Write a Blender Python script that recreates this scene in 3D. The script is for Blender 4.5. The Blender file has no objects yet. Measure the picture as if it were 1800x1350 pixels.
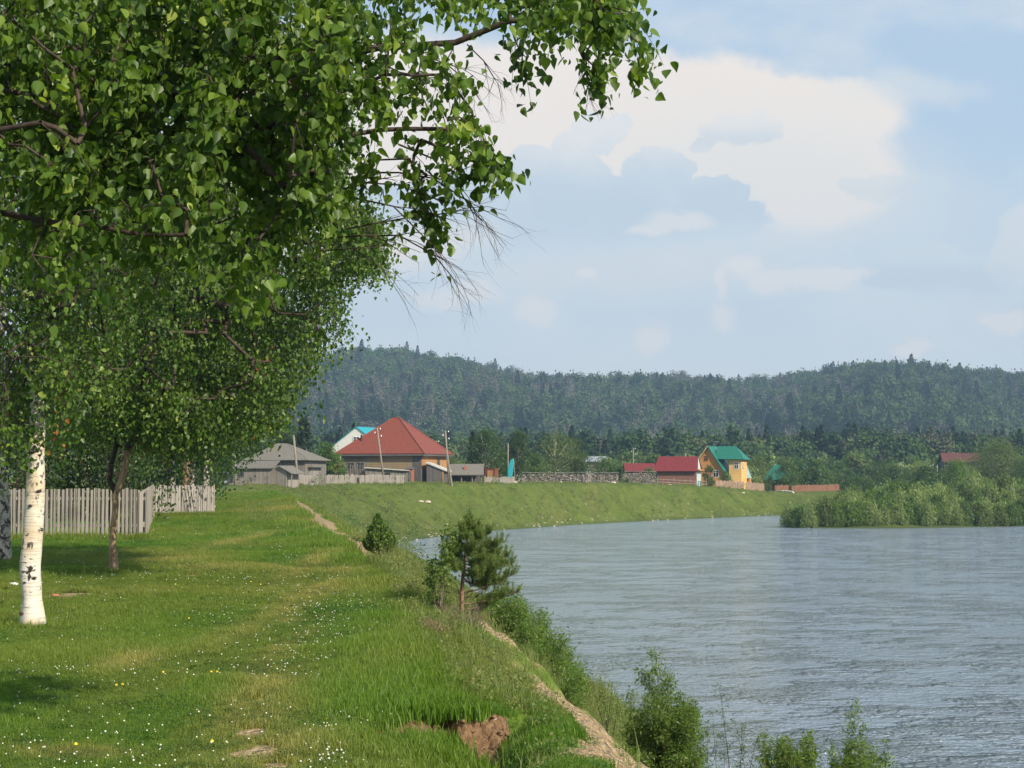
import bpy, math, random
import numpy as np
from mathutils import Vector, Matrix
random.seed(7)
rng = np.random.default_rng(11)
R = math.radians
SC = bpy.context.scene
COL = SC.collection

# ------------------------------------------------------------ camera
HOR, FOC, EYE = 835.0, 3000.0, 1.65      # horizon row, focal length in photo pixels, eye height
cam = bpy.data.cameras.new('camera'); camo = bpy.data.objects.new('camera', cam); COL.objects.link(camo)
cam.lens = 60.0; cam.sensor_width = 36.0; cam.sensor_fit = 'HORIZONTAL'
cam.clip_start = 0.1; cam.clip_end = 12000
camo.location = (0, 0, EYE)
camo.rotation_euler = (R(90) + math.atan(160 / 3000), 0, 0)
SC.camera = camo

# ------------------------------------------------------------ sun, sky with clouds, exposure
SUN_EL, SUN_AZ = 34, 136                 # azimuth clockwise from +Y
sun = bpy.data.lights.new('sun', 'SUN'); sun.energy = 5.0; sun.angle = R(0.5); sun.color = (1.0, 0.90, 0.72)
suno = bpy.data.objects.new('sun', sun); COL.objects.link(suno)
sd = Vector((math.sin(R(SUN_AZ)) * math.cos(R(SUN_EL)), math.cos(R(SUN_AZ)) * math.cos(R(SUN_EL)), math.sin(R(SUN_EL))))
suno.rotation_euler = sd.to_track_quat('Z', 'Y').to_euler()
SC.view_settings.view_transform = 'Standard'; SC.view_settings.look = 'None'
SC.view_settings.exposure = 0.50; SC.view_settings.gamma = 1.0

class NT:
    """small node-tree writer"""
    def __init__(s, tree): s.t = tree; s.n = tree.nodes; s.l = tree.links
    def node(s, typ, ins=None, **kw):
        nd = s.n.new(typ)
        for k, v in kw.items(): setattr(nd, k, v)
        if ins:
            for k, v in ins.items():
                if isinstance(v, bpy.types.NodeSocket): s.l.new(v, nd.inputs[k])
                else: nd.inputs[k].default_value = v
        return nd
    def math(s, op, a, b=0.0, c=0.0, clamp=False):
        return s.node('ShaderNodeMath', {0: a, 1: b, 2: c}, operation=op, use_clamp=clamp).outputs[0]
    def vmath(s, op, a, b=(0, 0, 0)):
        nd = s.node('ShaderNodeVectorMath', {0: a, 1: b}, operation=op)
        return nd.outputs['Value'] if op in ('LENGTH', 'DOT_PRODUCT') else nd.outputs[0]
    def mix(s, f, a, b, blend='MIX'):
        nd = s.node('ShaderNodeMix', data_type='RGBA', blend_type=blend)
        for i, v in ((0, f), (6, a), (7, b)):
            if isinstance(v, bpy.types.NodeSocket): s.l.new(v, nd.inputs[i])
            else: nd.inputs[i].default_value = v if i == 0 or len(v) == 4 else (*v, 1)
        return nd.outputs[2]
    def smooth(s, x, lo, hi):
        nd = s.node('ShaderNodeMapRange', {'Value': x, 'From Min': lo, 'From Max': hi}, interpolation_type='SMOOTHSTEP')
        return nd.outputs[0]
    def noise(s, vec, scale, detail=4, rough=0.55, dist=0.0, col=False):
        ins = {'Scale': scale, 'Detail': detail, 'Roughness': rough, 'Distortion': dist}
        if vec is not None: ins['Vector'] = vec
        return s.node('ShaderNodeTexNoise', ins).outputs[1 if col else 0]
    def mapping(s, vec, scale=(1, 1, 1), rot=(0, 0, 0)):
        return s.node('ShaderNodeMapping', {'Vector': vec, 'Scale': scale, 'Rotation': rot}).outputs[0]

world = bpy.data.worlds.new('World'); SC.world = world; world.use_nodes = True
w = NT(world.node_tree); w.n.clear()
SKY_STRENGTH = 0.12
geo = w.node('ShaderNodeTexCoord')
sep = w.node('ShaderNodeSeparateXYZ', {0: geo.outputs['Generated']})
dy = w.math('MAXIMUM', sep.outputs[1], 0.05)
cu = w.math('DIVIDE', sep.outputs[0], dy); cv = w.math('DIVIDE', sep.outputs[2], dy)
uv = w.node('ShaderNodeCombineXYZ', {0: cu, 1: cv, 2: 0.0}).outputs[0]
sky = w.node('ShaderNodeTexSky', sky_type='NISHITA', sun_disc=False, sun_elevation=R(SUN_EL), sun_rotation=R(SUN_AZ),
             air_density=1.0, dust_density=1.5, ozone_density=1.5)
# warp for cauliflower edges
nz = w.noise(uv, 22, 7, 0.62, 0.2, col=True)
warp = w.vmath('SUBTRACT', nz, (0.5, 0.5, 0.5))
wsc = w.vmath('MULTIPLY', warp, (0.024, 0.022, 0))
nzf = w.vmath('SUBTRACT', w.noise(uv, 75, 5, 0.6, 0.0, col=True), (0.5, 0.5, 0.5))
uvw = w.vmath('ADD', w.vmath('ADD', uv, wsc), w.vmath('MULTIPLY', nzf, (0.013, 0.012, 0)))
nsoft = w.noise(w.mapping(uv, (1, 1.8, 1)), 9, 6, 0.55)
def blobs(lst, vec=uvw):
    out = None
    for (px, py, rx, ry) in lst:
        d = w.vmath('SUBTRACT', vec, ((px - 900) / 3000, (HOR - py) / 3000, 0))
        d = w.vmath('MULTIPLY', d, (3000 / rx, 3000 / ry, 0))
        f = w.math('SUBTRACT', 1.0, w.vmath('LENGTH', d))
        out = f if out is None else w.math('MAXIMUM', out, f)
    return out
nfine = w.noise(uv, 34, 6, 0.6)
SK = 0.76 / SKY_STRENGTH
def skc(r, g, b): return (r * SK, g * SK, b * SK, 1)
# clear blue above, whiter towards the horizon
clear = w.mix(0.75, sky.outputs[0], skc(.49, .63, .765))
hz = w.smooth(cv, 0.24, 0.02)
c = w.mix(hz, clear, skc(.66, .725, .76))
# thin high veil with soft noise
veil = w.smooth(nsoft, 0.42, 0.66)
c = w.mix(w.math('MULTIPLY', veil, 0.5), c, skc(.74, .775, .79))
# big warm white anvil
anv = blobs([(820, 210, 330, 170), (1050, 210, 330, 130), (1280, 240, 300, 130), (1430, 200, 190, 80), (1440, 300, 170, 110), (620, 260, 360, 240), (960, 170, 280, 120), (1180, 180, 280, 110), (1040, 145, 200, 55), (1280, 150, 140, 48)])
a1 = w.math('MULTIPLY', w.smooth(anv, -0.06, 0.30), w.smooth(nsoft, 0.0, 0.30))
c = w.mix(w.math('MULTIPLY', a1, 0.93), c, skc(.90, .825, .75))
anvr = blobs([(1600, 150, 200, 50), (1480, 360, 330, 130), (1120, 470, 460, 80), (1350, 300, 420, 160)])
c = w.mix(w.math('MULTIPLY', w.smooth(anvr, 0.0, 0.8), 0.55), c, skc(.74, .76, .76))
# blue-grey cumulus in front of it, lit on their upper edges
def cumulus(c, lst, shade, rim, amt, ytop, ymid, ybase, soft=0.07):
    """billowing body, sunlit above, blue-grey towards its flat base which melts into the haze"""
    m = w.smooth(blobs(lst), 0.0, soft)
    V = lambda py: (HOR - py) / 3000
    t_ = w.math('ADD', w.smooth(cv, V(ytop), V(ymid)), w.math('MULTIPLY', w.math('SUBTRACT', nfine, 0.5), 1.1), clamp=True)
    col = w.mix(t_, rim, shade)
    m = w.math('MULTIPLY', m, w.smooth(cv, V(ybase + 45), V(ybase - 35)))
    return w.mix(w.math('MULTIPLY', m, amt), c, col)
c = cumulus(c, [(1045, 228, 48, 40), (1088, 218, 27, 30), (1008, 256, 46, 40), (1000, 305, 80, 55), (935, 292, 56, 40), (893, 322, 62, 48), (840, 350, 90, 60), (1150, 302, 64, 50), (1185, 285, 36, 32), (1270, 335, 50, 40), (1228, 346, 74, 46),
                (1060, 370, 280, 80), (880, 395, 220, 80), (1240, 380, 130, 40), (700, 400, 160, 90)], skc(.545, .655, .745), skc(.765, .785, .79), 0.93, 215, 340, 400, 0.12)
c = cumulus(c, [(1300, 224, 72, 30), (1350, 218, 44, 28), (1290, 212, 40, 22), (1235, 242, 30, 14)], skc(.58, .67, .74), skc(.79, .79, .785), 0.85, 205, 250, 262, 0.30)
c = cumulus(c, [(1610, 470, 80, 40), (1700, 490, 110, 50), (1560, 482, 50, 26), (1640, 450, 50, 26)], skc(.54, .645, .72), skc(.66, .72, .755), 0.7, 435, 490, 510, 0.2)
c = cumulus(c, [(1790, 460, 60, 60), (1810, 400, 60, 50), (1760, 560, 110, 60)], skc(.64, .70, .74), skc(.74, .76, .76), 0.6, 380, 560, 640, 0.3)
c = cumulus(c, [(1560, 330, 70, 26), (1510, 322, 40, 16)], skc(.58, .67, .74), skc(.66, .72, .76), 0.5, 300, 340, 360, 0.3)
# small bright patches low down
low = blobs([(1195, 385, 75, 26), (1150, 400, 50, 16), (1310, 465, 48, 28), (1272, 500, 20, 40), (1400, 490, 130, 26), (1480, 478, 90, 14), (1360, 500, 60, 36),
             (940, 545, 50, 38), (1150, 590, 45, 38), (1270, 560, 30, 30), (1030, 480, 30, 12), (800, 520, 100, 30), (1600, 610, 60, 18), (1770, 560, 60, 30)])
c = w.mix(w.math('MULTIPLY', w.smooth(low, -0.02, 0.6), 0.58), c, skc(.84, .81, .78))
bg = w.node('ShaderNodeBackground', {'Color': c, 'Strength': SKY_STRENGTH})
wo = w.node('ShaderNodeOutputWorld', {'Surface': bg.outputs[0]})

# ------------------------------------------------------------ helpers
def PX(px, py, d): return np.array([(px - 900) / FOC * d, d, EYE + (HOR - py) / FOC * d])
def tag(o, label=None, cat=None, group=None, kind=None):
    if label: o['label'] = label
    if cat: o['category'] = cat
    if group: o['group'] = group
    if kind: o['kind'] = kind
    return o
def empty(name, loc=(0, 0, 0), rz=0.0, label=None, cat=None, group=None):
    o = bpy.data.objects.new(name, None); COL.objects.link(o); o.location = loc; o.rotation_euler = (0, 0, rz)
    o.empty_display_size = 0.3
    return tag(o, label, cat, group)
def mesh_np(name, V, F, mat=None, parent=None, attrs=None, smooth=False, link=True, fattr=None):
    """V (n,3), F list of arrays (m,k)"""
    if isinstance(F, np.ndarray): F = [F]
    me = bpy.data.meshes.new(name)
    me.vertices.add(len(V)); me.vertices.foreach_set('co', np.ascontiguousarray(V, dtype=np.float32).ravel())
    nl = sum(f.size for f in F); nf = sum(len(f) for f in F)
    me.loops.add(nl); me.polygons.add(nf)
    me.loops.foreach_set('vertex_index', np.concatenate([f.ravel() for f in F]).astype(np.int32))
    tot = np.concatenate([np.full(len(f), f.shape[1]) for f in F]); st = np.concatenate([[0], np.cumsum(tot)[:-1]])
    me.polygons.foreach_set('loop_start', st.astype(np.int32))
    if smooth: me.polygons.foreach_set('use_smooth', np.ones(nf, dtype=bool))
    me.update(calc_edges=True)
    if attrs:
        for k, a in attrs.items():
            at = me.attributes.new(k, 'FLOAT', 'POINT'); at.data.foreach_set('value', np.ascontiguousarray(a, dtype=np.float32))
    if mat: me.materials.append(mat)
    o = bpy.data.objects.new(name, me)
    if link: COL.objects.link(o)
    if parent: o.parent = parent
    return o
class MB:
    def __init__(s): s.v = []; s.f = []
    def add(s, vs, fs):
        b = len(s.v); s.v += [tuple(v) for v in vs]; s.f += [tuple(b + i for i in f) for f in fs]; return s
    def box(s, x0, x1, y0, y1, z0, z1):
        return s.add([(x0, y0, z0), (x1, y0, z0), (x1, y1, z0), (x0, y1, z0), (x0, y0, z1), (x1, y0, z1), (x1, y1, z1), (x0, y1, z1)],
                     [(0, 3, 2, 1), (4, 5, 6, 7), (0, 1, 5, 4), (1, 2, 6, 5), (2, 3, 7, 6), (3, 0, 4, 7)])
    def slab(s, pts, th):
        p = [Vector(q) for q in pts]; n = (p[1] - p[0]).cross(p[2] - p[0]).normalized() * th
        k = len(p); vs = p + [q + n for q in p]
        return s.add(vs, [tuple(range(k - 1, -1, -1)), tuple(range(k, 2 * k))] + [(i, (i + 1) % k, k + (i + 1) % k, k + i) for i in range(k)])
    def prism(s, poly, y0, y1):
        """poly in xz, extruded along y"""
        k = len(poly); vs = [(x, y0, z) for x, z in poly] + [(x, y1, z) for x, z in poly]
        return s.add(vs, [tuple(range(k)), tuple(range(2 * k - 1, k - 1, -1))] + [(i, k + i, k + (i + 1) % k, (i + 1) % k) for i in range(k)])
    def tube(s, a, b, r0, r1=None, k=8):
        r1 = r0 if r1 is None else r1
        a = Vector(a); b = Vector(b); d = (b - a).normalized()
        u = d.orthogonal().normalized(); v = d.cross(u)
        vs = []
        for p, r in ((a, r0), (b, r1)):
            for i in range(k):
                t = 2 * math.pi * i / k; vs.append(p + (u * math.cos(t) + v * math.sin(t)) * r)
        return s.add(vs, [tuple(range(k - 1, -1, -1)), tuple(range(k, 2 * k))] + [(i, (i + 1) % k, k + (i + 1) % k, k + i) for i in range(k)])
    def build(s, name, mat, parent=None, smooth=False, bevel=0, **kw):
        me = bpy.data.meshes.new(name); me.from_pydata(s.v, [], s.f); me.update()
        if smooth:
            for p in me.polygons: p.use_smooth = True
        if mat: me.materials.append(mat)
        o = bpy.data.objects.new(name, me); COL.objects.link(o)
        if parent: o.parent = parent
        if bevel:
            m = o.modifiers.new('bevel', 'BEVEL'); m.width = bevel; m.segments = 2; m.limit_method = 'ANGLE'
        return o
def copy_tree(o, parent=None):
    c = o.copy(); COL.objects.link(c); c.parent = parent
    for ch in o.children: copy_tree(ch, c)
    return c
def unit(v): return v / np.maximum(np.linalg.norm(v, axis=-1, keepdims=True), 1e-9)
def sstep(x, a, b):
    t = np.clip((x - a) / (b - a), 0, 1); return t * t * (3 - 2 * t)
def vnoise(x, y, seed=0):
    """smooth value noise, numpy"""
    xi = np.floor(x).astype(np.int64); yi = np.floor(y).astype(np.int64); fx = x - xi; fy = y - yi
    def h(a, b):
        n = (a * 374761393 + b * 668265263 + seed * 974711) & 0x7fffffff
        n = ((n ^ (n >> 13)) * 1274126177) & 0x7fffffff
        return ((n ^ (n >> 16)) & 0xffff) / 65535.0
    fx = fx * fx * (3 - 2 * fx); fy = fy * fy * (3 - 2 * fy)
    return (h(xi, yi) * (1 - fx) + h(xi + 1, yi) * fx) * (1 - fy) + (h(xi, yi + 1) * (1 - fx) + h(xi + 1, yi + 1) * fx) * fy
def fbm(x, y, seed=0, o=4):
    s = 0; a = 0.5; t = 0
    for i in range(o): s = s + a * vnoise(x * 2**i, y * 2**i, seed + i); t += a; a *= .5
    return s / t

# ------------------------------------------------------------ materials
def new_mat(name):
    m = bpy.data.materials.new(name); m.use_nodes = True; t = NT(m.node_tree); t.n.clear()
    return m, t
def finish(t, col, rough=0.8, bump=None, bstr=0.3, bdist=0.02, spec=0.3, metal=0.0, extra=None):
    ins = {'Base Color': col, 'Roughness': rough, 'Specular IOR Level': spec, 'Metallic': metal}
    if bump is not None:
        ins['Normal'] = t.node('ShaderNodeBump', {'Height': bump, 'Strength': bstr, 'Distance': bdist}).outputs[0]
    if extra: ins.update(extra)
    b = t.node('ShaderNodeBsdfPrincipled', ins)
    t.node('ShaderNodeOutputMaterial', {'Surface': b.outputs[0]})
    return b
def C4(c): return (*c, 1)
def mat_noise(name, c1, c2, scale=4, rough=0.8, bstr=0.3, bdist=0.02, spec=0.2, metal=0.0, stretch=(1, 1, 1)):
    m, t = new_mat(name); tc = t.node('ShaderNodeTexCoord').outputs['Object']
    n = t.noise(t.mapping(tc, stretch), scale, 6, 0.6)
    finish(t, t.mix(t.smooth(n, .3, .7), C4(c1), C4(c2)), rough, n, bstr, bdist, spec, metal)
    return m
def mat_leaf(name, dark, light, yellow=None, trans=0.45, inst=False, rough=0.45, dead=None, spec=.35):
    m, t = new_mat(name)
    r = t.node('ShaderNodeAttribute', attribute_name='rnd').outputs['Fac']
    if inst:
        oi = t.node('ShaderNodeObjectInfo').outputs['Random']
        r = t.math('FRACT', t.math('ADD', t.math('MULTIPLY', r, 0.30), t.math('MULTIPLY', oi, 0.8)))
    col = t.mix(r, C4(dark), C4(light))
    if yellow: col = t.mix(t.smooth(r, .80, 1.0), col, C4(yellow))
    if dead: col = t.mix(t.smooth(t.node('ShaderNodeAttribute', attribute_name='dead').outputs['Fac'], .4, .6), col, C4(dead))
    d = t.node('ShaderNodeBsdfPrincipled', {'Base Color': col, 'Roughness': rough, 'Specular IOR Level': spec})
    tcol = t.mix(1.0, col, (1.5, 1.6, 0.6, 1), 'MULTIPLY')
    tr = t.node('ShaderNodeBsdfTranslucent', {'Color': tcol})
    mx = t.node('ShaderNodeMixShader', {0: trans, 1: d.outputs[0], 2: tr.outputs[0]})
    t.node('ShaderNodeOutputMaterial', {'Surface': mx.outputs[0]})
    return m
def mat_planks(name, c1, c2, width=0.15, horiz=False, dark=(.05, .045, .04), bstr=0.6):
    """boards: vertical (or horizontal logs) with per-board tone, gaps and grain"""
    m, t = new_mat(name); tc = t.node('ShaderNodeTexCoord').outputs['Object']
    s = t.node('ShaderNodeSeparateXYZ', {0: tc})
    ax = s.outputs[2] if horiz else t.math('ADD', s.outputs[0], s.outputs[1])
    q = t.math('DIVIDE', ax, width); fl = t.math('FLOOR', q); fr = t.math('FRACT', q)
    wn = t.node('ShaderNodeTexWhiteNoise', {'W': fl}, noise_dimensions='1D').outputs['Value']
    gr = t.noise(t.mapping(tc, (1, 1, 14) if horiz else (14, 14, 1)), 3, 5, .65)
    big = t.noise(tc, 0.9, 3, .6)
    f = t.math('ADD', t.math('MULTIPLY', wn, .5), t.math('MULTIPLY', gr, .5))
    col = t.mix(f, C4(c1), C4(c2))
    col = t.mix(t.math('MULTIPLY', t.smooth(big, .5, .75), .45), col, C4(tuple(x * .6 for x in c1)))
    edge = t.math('ABSOLUTE', t.math('SUBTRACT', fr, .5))
    gap = t.smooth(edge, .42, .49)
    col = t.mix(gap, col, C4(dark))
    hgt = t.math('SUBTRACT', t.math('MULTIPLY', gr, .3), gap)
    finish(t, col, .85, hgt, bstr, .03, .15)
    return m
def mat_corr(name, c1, c2, width=0.2, rough=.5, grime=.5):
    """corrugated or ribbed sheet roof with dirt streaks"""
    m, t = new_mat(name); tc = t.node('ShaderNodeTexCoord').outputs['Object']
    s = t.node('ShaderNodeSeparateXYZ', {0: tc})
    wv = t.math('SINE', t.math('MULTIPLY', t.math('ADD', s.outputs[0], t.math('MULTIPLY', s.outputs[1], 0.0)), 6.283 / width))
    n = t.noise(t.mapping(tc, (1.6, 1.6, .5)), 1.4, 6, .65)
    n2 = t.noise(tc, 9, 3, .6)
    col = t.mix(t.smooth(n, .35, .7), C4(c1), C4(c2))
    col = t.mix(t.math('MULTIPLY', t.smooth(n2, .55, .75), grime), col, C4(tuple(x * .5 for x in c1)))
    finish(t, col, rough, wv, .35, .03, .3)
    return m
M = {}
M['leaf_near'] = mat_leaf('birch_leaf_near', (.018, .056, .008), (.140, .225, .026), (.34, .40, .08), trans=.40, dead=(.30, .12, .03))
M['leaf_mid'] = mat_leaf('birch_leaf', (.018, .052, .008), (.108, .185, .022), (.24, .28, .05), trans=.34, dead=(.32, .13, .04))
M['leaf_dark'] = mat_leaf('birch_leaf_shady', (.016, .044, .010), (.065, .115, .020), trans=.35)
M['leaf_bush'] = mat_leaf('bush_leaf', (.040, .090, .020), (.120, .190, .042), (.16, .21, .06))
M['leaf_lime'] = mat_leaf('willow_leaf_lime', (.050, .110, .016), (.150, .225, .036), (.20, .26, .06))
M['leaf_willow'] = mat_leaf('willow_leaf_grey', (.120, .175, .060), (.270, .325, .125), (.32, .36, .15))
M['leaf_tree'] = mat_leaf('tree_leaf', (.024, .060, .016), (.085, .140, .036), inst=False)
M['leaf_olive'] = mat_leaf('tree_leaf_olive', (.055, .095, .026), (.150, .190, .055))
M['needle'] = mat_leaf('pine_needle', (.050, .105, .026), (.180, .250, .055), trans=.3)
M['juniper'] = mat_leaf('juniper_foliage', (.036, .080, .016), (.130, .200, .036), trans=.2)
M['spruce'] = mat_leaf('spruce_foliage', (.012, .028, .014), (.030, .055, .022), trans=.1)
M['grass'] = None
M['bark_brown'] = mat_noise('bark_brown', (.10, .065, .045), (.26, .18, .13), 14, .9, .8, .02, .1, stretch=(1, 1, .25))
M['bark_pale'] = mat_noise('bark_pale_brown', (.20, .125, .075), (.40, .29, .19), 12, .9, .8, .02, .1, stretch=(1, 1, .3))
M['bark_pine'] = mat_noise('bark_pine', (.13, .080, .055), (.26, .165, .11), 30, .9, .8, .01, .1, stretch=(1, 1, .4))
M['twig'] = mat_noise('twig_bark', (.022, .015, .011), (.065, .045, .034), 20, .7, .3, .005, .3)
M['twig_grey'] = mat_noise('twig_grey', (.10, .075, .06), (.22, .17, .14), 20, .8, .3, .005, .2)
M['wood_grey'] = mat_planks('weathered_boards', (.21, .19, .17), (.36, .33, .30), .13)
M['wood_grey2'] = mat_planks('old_grey_boards', (.12, .11, .10), (.25, .23, .205), .2)
M['wood_dark'] = mat_planks('dark_boards', (.075, .07, .07), (.15, .14, .135), .16)
M['wood_logs'] = mat_planks('log_wall', (.12, .10, .075), (.26, .21, .15), .24, horiz=True)
M['wood_tan'] = mat_planks('tan_log_wall', (.17, .125, .075), (.31, .235, .14), .24, horiz=True, dark=(.12, .09, .06))
M['wood_orange'] = mat_planks('orange_boards', (.30, .155, .065), (.52, .29, .13), .16, dark=(.14, .07, .03))
M['wood_yellow_lit'] = mat_planks('yellow_lit_boards', (.58, .35, .13), (.72, .46, .18), .16, horiz=True, dark=(.40, .24, .09), bstr=.3)  # yellow house boards, sunlight on the wing put into the colour
M['wood_amber_shade'] = mat_planks('amber_shade_boards', (.44, .21, .065), (.56, .28, .09), .16, horiz=True, dark=(.30, .14, .05), bstr=.3)  # darker copy of the same boards, the gable's shade put into the colour
M['wood_red'] = mat_planks('red_brown_fence_boards', (.19, .095, .062), (.28, .14, .09), .12)
M['wood_pink'] = mat_planks('pinkish_fence_boards', (.26, .17, .12), (.38, .27, .20), .12)
M['shingle'] = mat_noise('grey_shingle_roof', (.095, .087, .078), (.22, .205, .18), 5, .9, .8, .05, .1, stretch=(3, 3, 1))
M['roof_red'] = mat_corr('rusty_red_roof', (.20, .045, .026), (.15, .046, .032), .22, .65, .5)
M['roof_red2'] = mat_corr('deep_red_roof', (.17, .020, .020), (.13, .020, .022), .25, .6, .2)
M['roof_green'] = mat_corr('green_roof', (.010, .15, .105), (.016, .115, .085), .25, .5, .2)
M['roof_pale'] = mat_corr('pale_metal_roof', (.36, .48, .44), (.22, .36, .31), .5, .5, .3)
M['roof_dark'] = mat_corr('maroon_roof', (.09, .028, .028), (.12, .04, .036), .25, .6, .2)
M['turq'] = mat_noise('turquoise_sheet', (.015, .30, .36), (.02, .24, .30), 3, .5, .1)
M['white'] = mat_noise('white_paint', (.62, .61, .58), (.76, .75, .72), 4, .6, .1)
M['pale_edge'] = mat_noise('pale_roof_edge', (.34, .33, .31), (.50, .49, .46), 4, .7, .2)
M['grey_metal'] = mat_noise('grey_metal', (.20, .22, .24), (.30, .33, .36), 5, .5, .1)
M['dark'] = mat_noise('dark_iron', (.025, .022, .02), (.05, .04, .035), 8, .6, .2)
M['pole'] = mat_noise('pole_wood', (.15, .12, .10), (.30, .26, .22), 8, .9, .5, .02, .1, stretch=(4, 4, .3))
M['rust'] = mat_noise('rusty_iron', (.13, .04, .025), (.20, .07, .04), 5, .8, .3)
M['brick_dull'] = mat_noise('dull_brick', (.15, .07, .05), (.22, .11, .085), 8, .9, .3)
M['post_pale'] = mat_noise('pale_post', (.30, .29, .27), (.42, .40, .37), 6, .8, .2)
M['wood_pale'] = mat_planks('pale_planks', (.34, .30, .25), (.46, .41, .35), .15, horiz=True)
M['brick'] = mat_noise('red_brick', (.26, .09, .06), (.38, .16, .10), 8, .9, .3)
M['stone'] = mat_noise('river_stone', (.32, .27, .20), (.50, .44, .34), 6, .8, .3, .02, .2)
M['ins'] = mat_noise('white_insulator', (.7, .7, .7), (.8, .8, .8), 4, .3, .1)
m, t = new_mat('window_glass'); finish(t, (.015, .02, .025, 1), .08, None, spec=.6); M['glass'] = m
m, t = new_mat('birch_bark')
tc = t.node('ShaderNodeTexCoord').outputs['Object']
lent = t.noise(t.mapping(tc, (4, 4, 60)), 1.0, 3, .6)
pat = t.noise(t.mapping(tc, (4, 4, 8)), 1.0, 5, .66, .8)
tint = t.noise(t.mapping(tc, (1, 1, 1)), 2.2, 3, .5)
col = t.mix(t.smooth(tint, .4, .65), (.60, .56, .50, 1), (.52, .42, .30, 1))
col = t.mix(t.math('MULTIPLY', t.smooth(lent, .54, .64), .5), col, (.20, .15, .115, 1))
dk = t.smooth(pat, .585, .64)
zz = t.node('ShaderNodeSeparateXYZ', {0: tc}).outputs[2]
col = t.mix(dk, col, (.045, .038, .034, 1))
col = t.mix(t.math('MULTIPLY', t.smooth(t.math('ADD', zz, t.math('MULTIPLY', pat, -.35)), 0.0, -.18), .9), col, (.06, .05, .04, 1))
finish(t, col, .75, t.math('SUBTRACT', t.math('MULTIPLY', lent, .4), dk), .5, .02, .25)
M['birch'] = m
m, t = new_mat('birch_bark_rough')
tc = t.node('ShaderNodeTexCoord').outputs['Object']
pat = t.noise(t.mapping(tc, (6, 6, 5)), 1.4, 6, .7, .8)
col = t.mix(t.smooth(pat, .44, .58), (.55, .50, .44, 1), (.07, .055, .045, 1))
finish(t, col, .85, pat, .8, .04, .15); M['birch_rough'] = m

# ------------------------------------------------------------ terrain
CREST = np.array([(1.0, -60), (.6, 0), (.35, 6), (.12, 9.6), (-.25, 12), (-.75, 15), (-1.05, 18), (-1.5, 23), (-1.95, 28), (-3.0, 33.5), (-4.6, 45), (-6.6, 56), (-8.7, 72), (-12.5, 97), (-17.5, 123), (-22, 146), (-23.5, 162),
                  (-20, 177), (-12.1, 183), (-7.6, 190), (-3.2, 196), (5.5, 216), (12.2, 228), (20, 239), (29.5, 253), (40, 268), (46, 276), (60, 290), (90, 320), (150, 350), (700, 450)], float)
WATER = np.array([(9.5, -60), (8.3, 0), (7.5, 10), (6.5, 20), (5.2, 30), (3.9, 38.7), (2.4, 54.6), (.7, 75), (-2, 97), (-4.8, 121), (-8.6, 145), (-11.3, 158), (-11.0, 170), (-8.5, 182), (-3.4, 201), (7.6, 227), (21, 250), (36, 272),
                  (44, 282), (47, 272), (41, 240), (35, 219), (38, 213), (48, 213), (66, 221), (120, 232), (200, 245), (700, 290)], float) * .91
ZW = -4.4
def pdist(X, Y, PL):
    best = np.full(X.shape, 1e9)
    for (ax, ay), (bx, by) in zip(PL[:-1], PL[1:]):
        dx, dyy = bx - ax, by - ay; L = dx * dx + dyy * dyy
        tt = np.clip(((X - ax) * dx + (Y - ay) * dyy) / L, 0, 1)
        best = np.minimum(best, np.hypot(X - ax - tt * dx, Y - ay - tt * dyy))
    return best
def inpoly(X, Y, PL):
    c = np.zeros(X.shape, bool); n = len(PL)
    for i in range(n):
        x1, y1 = PL[i]; x2, y2 = PL[(i + 1) % n]
        if y1 == y2: continue
        cond = ((y1 > Y) != (y2 > Y)) & (X < (x2 - x1) * (Y - y1) / (y2 - y1) + x1)
        c ^= cond
    return c
WPOLY = np.vstack([WATER, [(637, -60)]])
CPOLY = np.vstack([CREST, [(700, 5000), (-3000, 5000), (-3000, -60)]])
SKYL = np.array([(-600, 640), (0, 640), (300, 630), (550, 628), (640, 612), (700, 618), (760, 630), (830, 636), (880, 650), (950, 660), (1050, 667), (1150, 662), (1250, 668), (1350, 670), (1400, 664), (1480, 648), (1550, 650), (1620, 654), (1700, 661), (1800, 664), (2400, 640)], float)
def hc(y): return np.interp(y, [-100, 80, 170, 225, 239, 253, 268, 276, 292, 330, 450, 700], [0, 0, .78, .62, .42, -.05, -.85, -1.2, -1.0, -1.2, -1.0, 0])
def hillh(X, Y):
    u = X / np.maximum(Y, 1) * FOC + 900
    ridge = np.interp(u, SKYL[:, 0], SKYL[:, 1])
    Rz = (HOR - ridge - 26) / FOC * 1350
    s = sstep(Y, 700, 1380) ** 0.9
    back = sstep(Y, 1400, 2600) * .25
    rel = (fbm(X / 170, Y / 230, 5) - .5) * 44 * sstep(Y, 740, 1000) * (1 - sstep(Y, 1150, 1360))
    near = 13 * np.exp(-((u - 1620) / 190) ** 2) * sstep(Y, 740, 950) * (1 - sstep(Y, 1100, 1350))
    return Rz * (s - back) + rel + near
def ragged(X, Y, tt):
    w_ = (1 - sstep(Y, 60, 90)) * np.minimum(tt / .1, 1) * (1 - tt)
    return np.clip(tt + ((fbm(X / 1.7, Y / 2.2, 91, 5) - .5) * .16 + (fbm(X / .3, Y / .4, 92, 3) - .5) * .05) * w_, 0, 1)
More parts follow.
